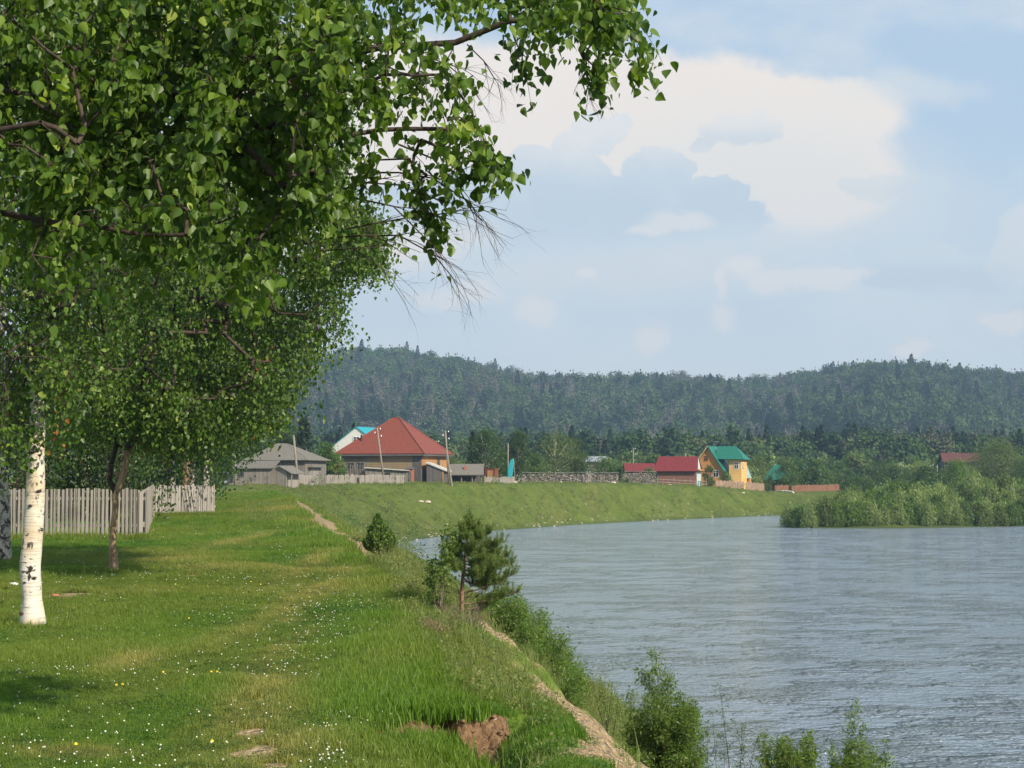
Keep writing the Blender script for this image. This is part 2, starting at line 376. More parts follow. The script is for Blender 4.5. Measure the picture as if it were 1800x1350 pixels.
def height(X, Y, detail=True):
    X = np.asarray(X, float); Y = np.asarray(Y, float)
    dw = pdist(X, Y, WATER); dc = pdist(X, Y, CREST)
    iw = inpoly(X, Y, WPOLY); ip = inpoly(X, Y, CPOLY)
    H = hc(Y)
    tt = dc / np.maximum(dc + dw, 1e-6)
    tt = ragged(X, Y, tt)
    near = np.interp(tt, [0, .06, .15, .28, .36, .6, .85, 1], [0, .02, .085, .24, .37, .72, .94, 1.0])
    far = np.interp(tt, [0, .12, .5, .85, 1], [0, .05, .48, .9, 1.0])
    k = sstep(Y, 50, 130); p = near * (1 - k) + far * k
    z = np.where(ip, H, H + (ZW - H) * p)
    z = np.where(iw, ZW - np.minimum(dw * .3, 2.2), z)
    if detail:
        slope = (~iw) & (~ip)
        amp = np.where(ip, .05, .22) * np.where(iw, 0, 1)
        amp = amp * (1 - np.exp(-np.minimum(dw, 8) / 2))
        z = z + (fbm(X / 2.1, Y / 2.1, 3) - .5) * amp * (1 + sstep(Y, 120, 200) * np.where(slope, 1.6, 0.5))
        z = z + (fbm(X / .35, Y / .35, 9, 3) - .5) * np.where(slope, .13, .025) * (Y < 60) * np.where(iw, 0, 1)
        gull = np.abs(fbm(X / 9, Y / 9, 21, 3) - .5)
        z = z - np.where(slope & (Y > 120), 1, 0) * (.07 - np.minimum(gull, .07)) * 7 * np.sin(np.clip(tt, 0, 1) * math.pi)
        # little collapse of the turf edge with a face of bare soil
        edge = -.98 + .95 * sstep(X, -.95, -.15)
        front = 11.75 + .9 * (X + .5) + .16 * np.sin(X * 9) + .10 * np.sin(X * 23)
        hole = sstep(Y, front, front - .30) * sstep(Y, 8.2, 9.0) * sstep(X, -1.0, -.8) * (1 - sstep(X, -.12, .32))
        z = z - hole * (.06 + .20 * sstep(X, -.9, -.15))
        nearscar = np.exp(-(((X + .4) / .55) ** 2 + ((Y - 11.2) / 1.0) ** 2))
        z = z + nearscar * ((fbm(X / .09, Y / .13, 44, 3) - .5) * .035 + (fbm(X / .3, Y / .4, 45, 3) - .5) * .05)
    z = np.where(Y > 700, z + hillh(X, Y), z)
    return z
def ground(x, y): return float(height(np.array([x]), np.array([y]))[0])
def lane(a, b, s): return np.arange(a, b, s)
xs = np.concatenate([lane(-900, -200, 50), lane(-200, -60, 10), lane(-60, -16, 1.2), lane(-16, -6, .25), lane(-6, -1.2, .09), lane(-1.2, .5, .04), lane(.5, 7, .09), lane(7, 16, .3), lane(16, 90, 1.0), lane(90, 200, 8), lane(200, 901, 50)])
ys = np.concatenate([lane(-60, 6, 4), lane(6, 9.4, .1), lane(9.4, 12.6, .045), lane(12.6, 26, .10), lane(26, 60, .35), lane(60, 130, 1.0), lane(130, 310, 1.1), lane(310, 701, 15)])
XX, YY = np.meshgrid(xs, ys)
ZZ = height(XX, YY)
# painted soil / dry-grass masks (where the turf itself is worn)
SOIL = [(460, 1232, 32, 10), (430, 1214, 30, 7), (450, 1285, 40, 10), (450, 1322, 55, 18), (490, 1345, 40, 14), (488, 1121, 16, 6), (345, 1012, 20, 5), (310, 1010, 10, 3), (400, 1148, 14, 5), (525, 1027, 18, 5), (130, 1046, 60, 5), (30, 1043, 40, 3), (225, 1083, 22, 4), (555, 940, 14, 8), (575, 925, 10, 6)]
DRY = [(455, 1230, 60, 60), (470, 1320, 90, 40), (520, 1060, 40, 60), (540, 1000, 30, 30), (430, 950, 26, 16), (300, 988, 60, 8), (400, 1000, 120, 7), (500, 1003, 60, 5), (510, 1090, 60, 12), (470, 1170, 40, 24), (500, 1140, 30, 40), (460, 1260, 80, 40), (230, 1170, 50, 18), (480, 1200, 50, 18), (560, 985, 30, 10), (120, 1320, 120, 12), (470, 900, 70, 4), (600, 1005, 30, 6)]
def spots(X, Y, lst):
    out = np.zeros(X.shape)
    for px, py, rx, ry in lst:
        d = EYE * FOC / (py - HOR); x0 = (px - 900) / FOC * d
        sx = rx / FOC * d; sy = max(.12, abs(EYE * FOC / (py - ry - HOR) - EYE * FOC / (py + ry - HOR)) / 2)
        out = np.maximum(out, np.exp(-(((X - x0) / sx) ** 2 + ((Y - d) / sy) ** 2) * .9))
    return out
def masks(X, Y):
    dw = pdist(X, Y, WATER); dc = pdist(X, Y, CREST); iw = inpoly(X, Y, WPOLY); ip = inpoly(X, Y, CPOLY)
    tt = ragged(X, Y, dc / np.maximum(dc + dw, 1e-6)); sl = (~iw) & (~ip)
    n = fbm(X / .8, Y / 1.4, 33); n2 = fbm(X / 4, Y / 4, 51)
    band = np.exp(-((tt - (np.interp(Y, [10, 12, 14, 18, 24], [.10, .14, .19, .235, .20]) + .05 * (n2 - .5))) / np.interp(Y, [12, 16, 26], [.075, .075, .045])) ** 2) * sl * (1 - sstep(Y, 22, 31)) * 1.25 * (.35 + .9 * sstep(fbm(X / .45, Y / .6, 48), .36, .56))
    band = np.maximum(band, np.exp(-((tt - .02) / .07) ** 2) * sl * sstep(Y, 30, 36) * (1 - sstep(Y, 70, 130)) * 1.5)
    band = np.maximum(band, np.exp(-((tt - .42) / .16) ** 2) * sl * (1 - sstep(Y, 18, 40)) * .70)
    far = np.exp(-((tt - .6) / .2) ** 2) * sl * sstep(Y, 120, 160) * sstep(n2, .60, .72) * (n > .5) * .5
    trk = np.exp(-((tt - .3) / .05) ** 2) * sl * sstep(Y, 60, 70) * (1 - sstep(Y, 140, 155)) * .8
    rightp = np.exp(-(((X - 44) / 7) ** 2 + ((Y - 275) / 4) ** 2)) * .6
    front = 11.75 + .9 * (X + .5) + .16 * np.sin(X * 9) + .10 * np.sin(X * 23)
    scar = sstep(Y, front + .03, front - .05) * (1 - sstep(Y, front - .30 - .25 * sstep(X, -.8, -.2), front - .55 - .5 * sstep(X, -.8, -.2))) * sstep(X, -.98, -.85) * (1 - sstep(X, -.12, .05))
    scar = np.maximum(scar, np.clip(np.exp(-((X + .12 + .10 * (Y - 11)) / .13) ** 2) * sstep(Y, 8.8, 9.6) * (1 - sstep(Y, 11.6, 12.1)) * (.5 + n), 0, 1))
    soil = np.clip(np.maximum.reduce([spots(X, Y, SOIL) * ip * (.15 + 1.3 * fbm(X / .16, Y / .4, 47)), band, far, trk, rightp]) * (.55 + .9 * n), 0, 1)
    soil = np.clip(np.maximum(soil, scar * (.45 + 1.1 * fbm(X / .22, Y / .3, 46))), 0, 1)
    dry = np.clip(spots(X, Y, DRY) * (.5 + n) + .35 * sstep(fbm(X / 2.5, Y / 6, 77), .52, .75), 0, 1)
    return soil, dry, tt, sl, iw, ip
soilM, dryM, ttM, slM, iwM, ipM = masks(XX, YY)
nx, ny = len(xs), len(ys)
idx = np.arange(nx * ny).reshape(ny, nx)
F = np.stack([idx[:-1, :-1], idx[:-1, 1:], idx[1:, 1:], idx[1:, :-1]], -1).reshape(-1, 4)
m, t = new_mat('meadow_ground')
tc = t.node('ShaderNodeTexCoord').outputs['Object']
at = lambda n: t.node('ShaderNodeAttribute', attribute_name=n).outputs['Fac']
n1 = t.noise(tc, .35, 5, .6); n2 = t.noise(tc, 2.2, 6, .65); n3 = t.noise(tc, 26, 5, .7); n4 = t.noise(tc, .09, 4, .6)
g = t.mix(t.smooth(n1, .38, .64), (.095, .160, .020, 1), (.150, .200, .038, 1))
g = t.mix(t.smooth(n2, .45, .75), g, (.070, .125, .018, 1))
g = t.mix(t.math('MULTIPLY', t.smooth(n4, .45, .62), .6), g, (.125, .165, .038, 1))
n5 = t.noise(tc, .8, 6, .7)
g = t.mix(t.math('MULTIPLY', t.smooth(n5, .58, .72), .45), g, (.15, .135, .06, 1))
g = t.mix(t.math('MULTIPLY', t.smooth(n3, .5, .8), .5), g, (.035, .060, .014, 1))
g = t.mix(t.math('MULTIPLY', at('dry'), .8), g, (.20, .19, .065, 1))
so = t.mix(t.smooth(n3, .35, .65), (.17, .12, .07, 1), (.44, .33, .20, 1))
so = t.mix(at('scar'), so, t.mix(t.smooth(n3, .35, .65), (.13, .075, .04, 1), (.23, .145, .085, 1)))
pv = t.node('ShaderNodeTexVoronoi', {'Vector': tc, 'Scale': 24.0}); peb = t.smooth(pv.outputs['Distance'], .34, .18)
pcol = t.mix(pv.outputs['Color'], (.30, .24, .17, 1), (.58, .52, .44, 1))
so = t.mix(t.math('MULTIPLY', peb, t.smooth(n2, .45, .6)), so, pcol)
col = t.mix(t.smooth(t.math('ADD', at('soil'), t.math('MULTIPLY', t.math('SUBTRACT', n3, .5), .5)), .36, .56), g, so)
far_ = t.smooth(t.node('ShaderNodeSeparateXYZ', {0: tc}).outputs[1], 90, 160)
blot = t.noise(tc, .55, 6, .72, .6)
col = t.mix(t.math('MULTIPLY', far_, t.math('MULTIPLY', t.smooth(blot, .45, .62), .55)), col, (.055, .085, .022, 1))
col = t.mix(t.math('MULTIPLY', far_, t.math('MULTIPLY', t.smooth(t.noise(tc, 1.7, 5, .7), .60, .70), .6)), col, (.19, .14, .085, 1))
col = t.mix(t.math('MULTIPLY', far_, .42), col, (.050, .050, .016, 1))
col = t.mix(at('mud'), col, (.05, .075, .03, 1))
cl_ = t.node('ShaderNodeTexVoronoi', {'Vector': tc, 'Scale': 15.0}).outputs['Distance']
finish(t, col, .95, t.math('ADD', t.math('ADD', n3, t.math('MULTIPLY', n2, .8)), t.math('MULTIPLY', t.math('MULTIPLY', cl_, at('soil')), -2.0)), .7, .06, .1)
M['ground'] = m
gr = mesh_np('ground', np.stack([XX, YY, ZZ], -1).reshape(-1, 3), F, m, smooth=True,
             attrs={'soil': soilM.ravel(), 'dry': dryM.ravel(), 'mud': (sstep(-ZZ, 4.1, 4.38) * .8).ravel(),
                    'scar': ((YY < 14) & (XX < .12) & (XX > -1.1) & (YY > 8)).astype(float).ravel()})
tag(gr, kind='structure')
# hills (same height function, butted to the ground sheet)
hx = lane(-900, 901, 15); hy = np.concatenate([[700], lane(712, 1500, 14), lane(1500, 1760, 26)])
HX, HY = np.meshgrid(hx, hy)
HX = HX * (1 + (HY - 700) / 1600)
HZ = height(HX, np.maximum(HY, 700.001), False)
nx, ny = len(hx), len(hy); idx = np.arange(nx * ny).reshape(ny, nx)
F = np.stack([idx[:-1, :-1], idx[:-1, 1:], idx[1:, 1:], idx[1:, :-1]], -1).reshape(-1, 4)
tag(mesh_np('hills', np.stack([HX, HY, HZ], -1).reshape(-1, 3), F, mat_noise('forest_floor', (.03, .045, .02), (.05, .065, .03), .05), smooth=True), kind='structure')
# water
m, t = new_mat('river_water')
tc = t.node('ShaderNodeTexCoord').outputs['Object']
rot = t.mapping(tc, (1, 1, 1), (0, 0, R(-8)))
w1 = t.noise(t.mapping(rot, (.8, 1.25, 1)), 1.9, 5, .65, .5)
w2 = t.noise(t.mapping(rot, (1, 1.3, 1)), 6.5, 3, .6)
patch = t.noise(t.mapping(rot, (.05, .10, 1)), 1.0, 4, .55)
patch2 = t.noise(t.mapping(rot, (.30, .45, 1)), 1.0, 5, .70)
amt = t.math('ADD', t.math('MULTIPLY', t.smooth(patch, .35, .65), .5), t.math('MULTIPLY', t.smooth(patch2, .47, .62), 1.6))
wsep = t.node('ShaderNodeSeparateXYZ', {0: tc})
calm = t.smooth(t.math('SUBTRACT', wsep.outputs[1], t.math('MULTIPLY', wsep.outputs[0], 1.05)), 215, 165)
calm = t.math('ADD', t.math('MULTIPLY', calm, .9), .1)
hgt = t.math('MULTIPLY', t.math('MULTIPLY', t.math('ADD', w1, t.math('MULTIPLY', w2, .35)), t.math('ADD', .45, amt)), calm)
bmp = t.node('ShaderNodeBump', {'Height': hgt, 'Strength': 1.0, 'Distance': .42}).outputs[0]
b = t.node('ShaderNodeBsdfPrincipled', {'Base Color': (.225, .280, .370, 1), 'Roughness': .09, 'IOR': 1.333, 'Specular IOR Level': .5, 'Normal': bmp})
t.node('ShaderNodeOutputMaterial', {'Surface': b.outputs[0]})
wq = MB(); wq.add([(-40, -60, ZW), (640, -60, ZW), (640, 300, ZW), (-40, 300, ZW)], [(0, 1, 2, 3)])
tag(wq.build('river_water', m), kind='structure')
# ------------------------------------------------------------ vegetation builders
def leaf_mesh(name, P, T, N, S, mat, parent=None, kind='birch', rnd=None, dead=None, link=True):
    """one leaf per row: position, tip direction, face normal, length"""
    n = len(P); T = unit(T); N = unit(N - T * np.sum(N * T, 1, keepdims=True)); B = np.cross(T, N)
    if kind == 'birch':
        tp = np.array([(0, 0, 0), (-.40, .20, .10), (-.27, .58, .07), (0, 1, -.04), (.27, .58, .07), (.40, .20, .10)]); fs = [[0, 3, 2, 1], [0, 5, 4, 3]]
    elif kind == 'birch_near':
        tp = np.array([(0, 0, 0), (-.26, .05, .05), (-.42, .24, .10), (-.33, .52, .08), (-.15, .78, .02), (0, 1.02, -.06), (.15, .78, .02), (.33, .52, .08), (.42, .24, .10), (.26, .05, .05)]); fs = [[0, 5, 4, 3, 2, 1], [0, 9, 8, 7, 6, 5]]
    elif kind == 'willow':
        tp = np.array([(0, 0, 0), (-.13, .45, .03), (0, 1, -.08), (.13, .45, .03)]); fs = [[0, 3, 2, 1]]
    elif kind == 'willow2':
        tp = np.array([(0, 0, 0), (-.24, .5, .04), (0, 1, -.05), (.24, .5, .04)]); fs = [[0, 3, 2, 1]]
    elif kind == 'needle':
        tp = np.array([(-.04, 0, 0), (0, 1, 0), (.04, 0, 0)]); fs = [[0, 1, 2]]
    else:
        tp = np.array([(0, 0, 0), (-.36, .45, .05), (0, 1, 0), (.36, .45, .05)]); fs = [[0, 3, 2, 1]]
    k = len(tp)
    V = P[:, None, :] + S[:, None, None] * (tp[None, :, 0:1] * B[:, None, :] + tp[None, :, 1:2] * T[:, None, :] + tp[None, :, 2:3] * N[:, None, :])
    F = (np.arange(n)[:, None, None] * k + np.array(fs)[None]).reshape(-1, len(fs[0]))
    rnd = rng.random(n) if rnd is None else rnd
    at = {'rnd': np.repeat(rnd, k)}
    if dead is not None: at['dead'] = np.repeat(dead, k)
    return mesh_np(name, V.reshape(-1, 3), F, mat, parent, at, link=link)
def seg_mesh(name, A, B, RA, RB, mat, parent=None, k=5, link=True):
    n = len(A); D = unit(B - A); up = np.where(np.abs(D[:, 2:3]) > .9, np.array([[1., 0, 0]]), np.array([[0, 0, 1.]]))
    U = unit(np.cross(D, up)); W = np.cross(D, U); th = np.arange(k) / k * 2 * math.pi
    ring = U[:, None] * np.cos(th)[None, :, None] + W[:, None] * np.sin(th)[None, :, None]
    V = np.concatenate([A[:, None] + ring * RA[:, None, None], B[:, None] + ring * RB[:, None, None]], 1)
    i = np.arange(k); j = (i + 1) % k
    F = (np.arange(n)[:, None, None] * 2 * k + np.stack([i, j, k + j, k + i], -1)[None]).reshape(-1, 4)
    return mesh_np(name, V.reshape(-1, 3), F, mat, parent, smooth=True, link=link)
def grow(limbs, attr, step=.35, arch=.08, jit=.07):
    """limbs: list of polylines (k,3) each starting on an earlier one. Returns nodes, parents"""
    pos = []; par = []
    for L in limbs:
        L = np.asarray(L, float)
        if not pos: j = -1; pos.append(L[0]); par.append(-1); j = 0
        else: j = int(np.argmin(np.linalg.norm(np.array(pos) - L[0], axis=1)))
        for a, b in zip(L[:-1], L[1:]):
            m = max(1, int(np.linalg.norm(b - a) / step))
            for s in range(1, m + 1):
                pos.append(a + (b - a) * s / m + rng.normal(0, .012, 3)); par.append(j); j = len(pos) - 1
    n0 = len(pos)
    buf = np.zeros((n0 + len(attr) * 14 + 10, 3)); buf[:n0] = pos; n = n0
    d0 = np.array([np.min(np.linalg.norm(buf[:n0] - a, axis=1)) for a in attr]) if len(attr) else []
    tips = []
    for ai in np.argsort(d0):
        a = attr[ai]; dv = buf[:n] - a; dist = np.sqrt((dv * dv).sum(1)); j = int(np.argmin(dist)); D = dist[j]
        m = min(12, max(1, int(D / step))); p0 = buf[j].copy(); jj = j
        off = rng.normal(0, jit * D, 3); off[2] += arch * D
        for s in range(1, m + 1):
            q = s / m; p = p0 + (a - p0) * q + off * math.sin(math.pi * q)
            buf[n] = p; par.append(jj); jj = n; n += 1
        tips.append(jj)
    return buf[:n].copy(), np.array(par), np.array(tips), n0
def radii(par, tips, rt, ex, n):
    c = np.zeros(n); c[tips] = 1
    for i in range(n - 1, 0, -1):
        if par[i] >= 0: c[par[i]] += c[i]
    return rt * np.maximum(c, 1) ** ex
def loft(name, pts, rad, mat, parent, k=18, wob=.06, seed=0, sub=6, link=True):
    """smooth tapering trunk with uneven outline"""
    pts = np.asarray(pts, float); n = len(pts); tt = np.linspace(0, n - 1, (n - 1) * sub + 1)
    P = np.stack([np.interp(tt, range(n), pts[:, i]) for i in range(3)], -1)
    for _ in range(3): P[1:-1] = (P[:-2] + 2 * P[1:-1] + P[2:]) / 4
    r = np.interp(tt, range(n), rad)
    D = unit(np.gradient(P, axis=0)); U = unit(np.cross(D, np.array([[0., 1, 0]]))); W = np.cross(D, U)
    th = np.arange(k) / k * 2 * math.pi
    nn = fbm(np.cos(th)[None] * 1.6 + 5 + 0 * tt[:, None], tt[:, None] * 1.1 + np.sin(th)[None] * 1.6, seed) - .5
    rr = r[:, None] * (1 + wob * 4 * nn)
    V = P[:, None] + rr[..., None] * (U[:, None] * np.cos(th)[None, :, None] + W[:, None] * np.sin(th)[None, :, None])
    m = len(tt); i = np.arange(m * k).reshape(m, k)
    F = np.stack([i[:-1], np.roll(i[:-1], -1, 1), np.roll(i[1:], -1, 1), i[1:]], -1).reshape(-1, 4)
    return mesh_np(name, V.reshape(-1, 3), F, mat, parent, smooth=True, link=link)
def poly_points(polys, n, d0, d1):
    """n points inside photo outlines given as (polygon, weight), spread in true depth d0..d1"""
    W = np.array([w for _, w in polys], float); W /= W.sum(); out = []
    for (pl, _), w_ in zip(polys, W):
        pl = np.array(pl, float); k = int(n * w_) + 1; got = np.zeros((0, 2))
        while len(got) < k:
            q = rng.random((k * 3, 2)) * (pl.max(0) - pl.min(0)) + pl.min(0)
            got = np.vstack([got, q[inpoly(q[:, 0], q[:, 1], pl)]])
        got = got[:k]; d = rng.uniform(d0, d1, k)
        out.append(np.stack([(got[:, 0] - 900) / FOC * d, d, EYE + (HOR - got[:, 1]) / FOC * d], -1))
    return np.vstack(out)
def strands(A, per, L0, L1, size, outdir=(.3, 0, -1), spread=.5, mat=None, parent=None, twmat=None, twr=.0022, jitter=.035, kind='birch', deadfrac=.0, hang=.9, crown_name='crown'):
    """drooping leafy twigs hung on each point of A"""
    n = len(A); L = rng.uniform(L0, L1, n)
    D = unit(np.array(outdir)[None] + rng.normal(0, spread, (n, 3)) * np.array([1, 1, .5]))
    t_ = (np.arange(per)[None] + rng.random((n, per))) / per
    # curve: leaves the tip along D then bends down
    base = A[:, None] + D[:, None] * (L[:, None] * t_)[..., None] + np.array([0, 0, -1.])[None, None] * (L[:, None] * t_**2 * .35)[..., None]
    P = base + rng.normal(0, jitter, base.shape)
    T = np.array([0, 0, -hang])[None, None] + rng.normal(0, .55, base.shape)
    N = rng.normal(0, 1, base.shape) + np.array([.25, -.35, .35])[None, None]
    S = size * rng.uniform(.45, 1.25, (n, per))
    grp = np.repeat(rng.random(n) * .45, per)
    rn = np.clip(grp + rng.random(n * per) * .55, 0, 1)
    dead = np.repeat((rng.random(n) < deadfrac).astype(float), per)
    c = leaf_mesh(crown_name, P.reshape(-1, 3), T.reshape(-1, 3), N.reshape(-1, 3), S.ravel(), mat, parent, kind, rn, dead)
    tw = None
    if twmat:
        q = np.linspace(0, 1, 5)
        C = A[:, None] + D[:, None] * (L[:, None] * q)[..., None] + np.array([0, 0, -1.])[None, None] * (L[:, None] * q**2 * .35)[..., None]
        tw = (C[:, :-1].reshape(-1, 3), C[:, 1:].reshape(-1, 3), np.tile(twr * np.array([1, .8, .65, .5]), n), np.tile(twr * np.array([.8, .65, .5, .3]), n))
    return c, tw
def clumpify(P, K, f):
    c = P[rng.permutation(len(P))[:K]]; d = ((P[:, None] - c[None]) ** 2).sum(-1); j = d.argmin(1)
    return P + (c[j] - P) * f * rng.random((len(P), 1)) ** .5
def birch(name, label, trunk, trad, limbs, attr, strand, bark, brmat, rt=.0035, ex=.46, k=5, cat='tree', group=None, step=.35, arch=.08, extra_twigs=None, rmax=.09):
    """trunk polyline + limbs + attractor points -> tree > trunk, branches, crown"""
    trunk = np.asarray(trunk, float); base = trunk[0].copy()
    root = empty(name, tuple(base), label=label, cat=cat, group=group)
    sh = lambda a: np.asarray(a, float) - base
    loft('trunk', sh(trunk), trad, bark, root, seed=int(abs(base[0] * 10)))
    nodes, par, tips, n0 = grow([sh(trunk)] + [sh(l) for l in limbs], sh(attr), step, arch)
    r = radii(par, tips, rt, ex, len(nodes)); r = np.minimum(r, rmax)
    ntr = 1 + sum(max(1, int(np.linalg.norm(b - a) / step)) for a, b in zip(sh(trunk)[:-1], sh(trunk)[1:]))
    ii = np.arange(ntr, len(nodes)); pr = par[ii]
    A, B, RA, RB = nodes[pr], nodes[ii], np.minimum(r[pr], r[ii] * 1.25), r[ii]
    crown, tw = strands(sh(attr), parent=root, **strand)
    if tw is not None: A = np.vstack([A, tw[0]]); B = np.vstack([B, tw[1]]); RA = np.concatenate([RA, tw[2]]); RB = np.concatenate([RB, tw[3]])
    if extra_twigs is not None:
        A = np.vstack([A, extra_twigs[0] - base]); B = np.vstack([B, extra_twigs[1] - base]); RA = np.concatenate([RA, extra_twigs[2]]); RB = np.concatenate([RB, extra_twigs[3]])
    seg_mesh('branches', A, B, RA, RB, brmat, root, k)
    return root
def bare_twigs(starts, n_sub=7):
    """leafless twigs: list of pixel polylines with depth; forks of forks"""
    A, B, RA, RB = [], [], [], []
    def run(p, d, L, r, lev):
        m = 6; q = p.copy(); st = L / m
        for i in range(m):
            d = unit((d + rng.normal(0, .13, 3) + np.array([0, 0, -.05]))[None])[0]
            nq = q + d * st; r2 = r * .86
            A.append(q); B.append(nq); RA.append(r); RB.append(r2); q = nq; r = r2
            if lev > 0 and rng.random() < .62:
                sd_ = unit((d + rng.normal(0, .42, 3) * np.array([1, 1, 1.]))[None])[0]
                run(q.copy(), sd_, L * rng.uniform(.3, .6), r * .6, lev - 1)
    for pts, r in starts:
        P = [PX(*p) for p in pts]
        for a, b in zip(P[:-1], P[1:]):
            A.append(a); B.append(b); RA.append(r); RB.append(r * .85)
            for _k in range(2):
                d = unit((b - a + rng.normal(0, .3, 3) * np.linalg.norm(b - a))[None])[0]
                run(b.copy(), d, np.linalg.norm(b - a) * rng.uniform(1.0, 2.0), r * .55, 1)
            r *= .85
        d = unit((P[-1] - P[-2])[None])[0]; run(P[-1].copy(), d, max(.22, np.linalg.norm(P[-1] - P[-2]) * 1.5), r * .7, 2)
    return np.array(A), np.array(B), np.array(RA), np.array(RB)

# ------------------------------------------------------------ foreground birch reaching in from the left (trunk outside the frame)
t0 = (-4.6, 8.6)
trunkB = [(t0[0], t0[1], ground(*t0) - .05), (-4.55, 8.6, 1.2), (-4.45, 8.6, 2.6), (-4.3, 8.65, 4.2), (-4.1, 8.7, 6.0), (-3.9, 8.8, 7.6)]
limbsB = [
    [(-4.45, 8.6, 2.6), PX(-260, 330, 8.5), PX(0, 370, 8.4), PX(70, 385, 8.3), PX(170, 405, 8.2), PX(320, 415, 8.0)],
    [(-4.42, 8.6, 2.9), PX(-150, 250, 8.3), PX(60, 210, 8.0), PX(170, 300, 7.8)],
    [(-4.35, 8.62, 3.6), PX(-100, 190, 9.2), PX(150, 150, 9.2), PX(330, 170, 9.1), PX(460, 225, 9.0), PX(540, 180, 9.0), PX(600, 145, 9.0)],
    [PX(460, 225, 9.0), PX(580, 238, 9.0), PX(660, 225, 9.1), PX(720, 218, 9.1), PX(790, 225, 9.1), PX(860, 270, 9.1), PX(885, 300, 9.1)],
    [(-4.3, 8.65, 4.1), PX(0, 60, 9.3), PX(250, 110, 9.4), PX(520, 100, 9.3), PX(580, 85, 9.3), PX(670, 78, 9.2), PX(740, 72, 9.2), PX(800, 60, 9.2), PX(900, 30, 9.1), PX(1000, 25, 9.1), PX(1070, 35, 9.1), PX(1110, 60, 9.1)],
    [(-4.2, 8.7, 4.8), PX(100, -120, 9.2), PX(400, -150, 9.0), PX(700, -90, 9.0), PX(900, -40, 9.0)],
    [PX(330, 170, 9.1), PX(430, 260, 8.6), PX(500, 330, 8.4), PX(560, 300, 8.4), PX(600, 290, 8.6)],
    [PX(70, 385, 8.3), PX(60, 450, 8.0), PX(110, 520, 7.9)],
    [(-4.1, 8.7, 5.9), PX(50, -420, 8.5), PX(300, -480, 8.5)],
    [(-4.0, 8.7, 6.5), PX(-200, -700, 9.6)],
]
polyB = [
    ([(-120, -60), (560, -60), (640, 60), (650, 190), (590, 250), (590, 330), (560, 400), (490, 420), (440, 400), (300, 440), (180, 400), (60, 430), (-120, 460)], 430),
    ([(-60, -60), (560, -60), (600, 240), (480, 370), (250, 330), (-60, 360)], 330),
    ([(600, -60), (1060, -60), (1110, -10), (1120, 20), (1060, 35), (980, 48), (900, 50), (840, 26), (760, 16), (690, 34), (620, 30)], 80),
    ([(1040, -20), (1090, -10), (1115, 40), (1085, 55), (1045, 40)], 16),
    ([(560, 0), (640, 30), (640, 120), (570, 200), (540, 100)], 24),
    ([(700, 100), (760, 85), (815, 140), (815, 165), (740, 170), (700, 150)], 9),
    ([(640, 85), (700, 110), (690, 190), (630, 170)], 6),
    ([(800, 205), (860, 240), (885, 270), (850, 265), (800, 240)], 6),
    ([(620, 210), (700, 205), (790, 200), (800, 235), (720, 245), (640, 240)], 5),
    ([(370, 400), (490, 400), (500, 440), (460, 480), (400, 480)], 16), ([(400, 480), (450, 480), (440, 560), (415, 560)], 6),
    ([(60, 400), (130, 400), (120, 520), (80, 520)], 9), ([(200, 420), (230, 420), (230, 480), (200, 480)], 3),
    ([(480, 380), (560, 340), (590, 400), (540, 430)], 8),
    ([(-300, -500), (600, -420), (800, -60), (-300, -60)], 60),
]
attrB = poly_points(polyB, 1180, 8.0, 9.6); attrB[:, 2] += .07; attrB = clumpify(attrB, 190, .65)
# single hanging strands seen against the sky
def chain(pts, d, n):
    pts = np.array(pts, float); s = np.linspace(0, len(pts) - 1, n)
    px = np.interp(s, range(len(pts)), pts[:, 0]) + rng.normal(0, 5, n); py = np.interp(s, range(len(pts)), pts[:, 1]) + rng.normal(0, 5, n)
    return np.array([PX(a, b, d + rng.normal(0, .06)) for a, b in zip(px, py)])
hangB = [chain([(1040, 45), (1035, 90), (1052, 140)], 9.1, 8), chain([(1105, 50), (1130, 70)], 9.1, 4), chain([(725, 262), (735, 320), (750, 360), (768, 400)], 9.1, 12),
         chain([(840, 240), (868, 275), (878, 290)], 9.1, 7), chain([(905, 60), (915, 85)], 9.1, 4), chain([(790, 255), (850, 275)], 9.1, 4), chain([(640, 270), (635, 305)], 8.9, 4), chain([(740, 240), (790, 262)], 9.1, 4)]
tw = bare_twigs([([(600, 330, 9.1), (640, 318, 9.1), (700, 322, 9.1), (760, 345, 9.1)], .006), ([(610, 400, 9.1), (660, 390, 9.1), (720, 380, 9.1), (790, 372, 9.1)], .006),
                 ([(560, 418, 9.1), (640, 412, 9.1), (700, 412, 9.1), (760, 445, 9.1), (790, 480, 9.1)], .006), ([(640, 300, 9.2), (700, 300, 9.2), (760, 310, 9.2), (820, 350, 9.2)], .006),
                 ([(700, 250, 9.1), (760, 275, 9.1), (800, 320, 9.1), (830, 370, 9.1)], .006), ([(620, 345, 9.0), (690, 360, 9.0), (750, 420, 9.0)], .005),
                 ([(820, 70, 9.2), (850, 100, 9.2), (868, 130, 9.2)], .004), ([(740, 90, 9.2), (800, 110, 9.2), (830, 150, 9.2)], .004), ([(1020, 60, 9.1), (1030, 110, 9.1), (1034, 140, 9.1)], .004),
                 ([(640, 90, 9.2), (700, 120, 9.2), (750, 130, 9.2)], .005), ([(560, 440, 9.1), (620, 435, 9.1), (670, 470, 9.1)], .004)])
allB = np.vstack([attrB] + hangB)
birch('birch_tree', 'nearest birch whose large-leaved boughs reach in from the upper left across the sky', trunkB, [.17, .15, .13, .11, .08, .03], limbsB, allB,
      dict(per=19, L0=.08, L1=.26, size=.058, kind='birch_near', mat=M['leaf_near'], twmat=M['twig'], jitter=.040, deadfrac=.0, outdir=(.25, -.05, -1)), M['birch'], M['twig'], rt=.0028, ex=.42, extra_twigs=tw, step=.22, rmax=.05)

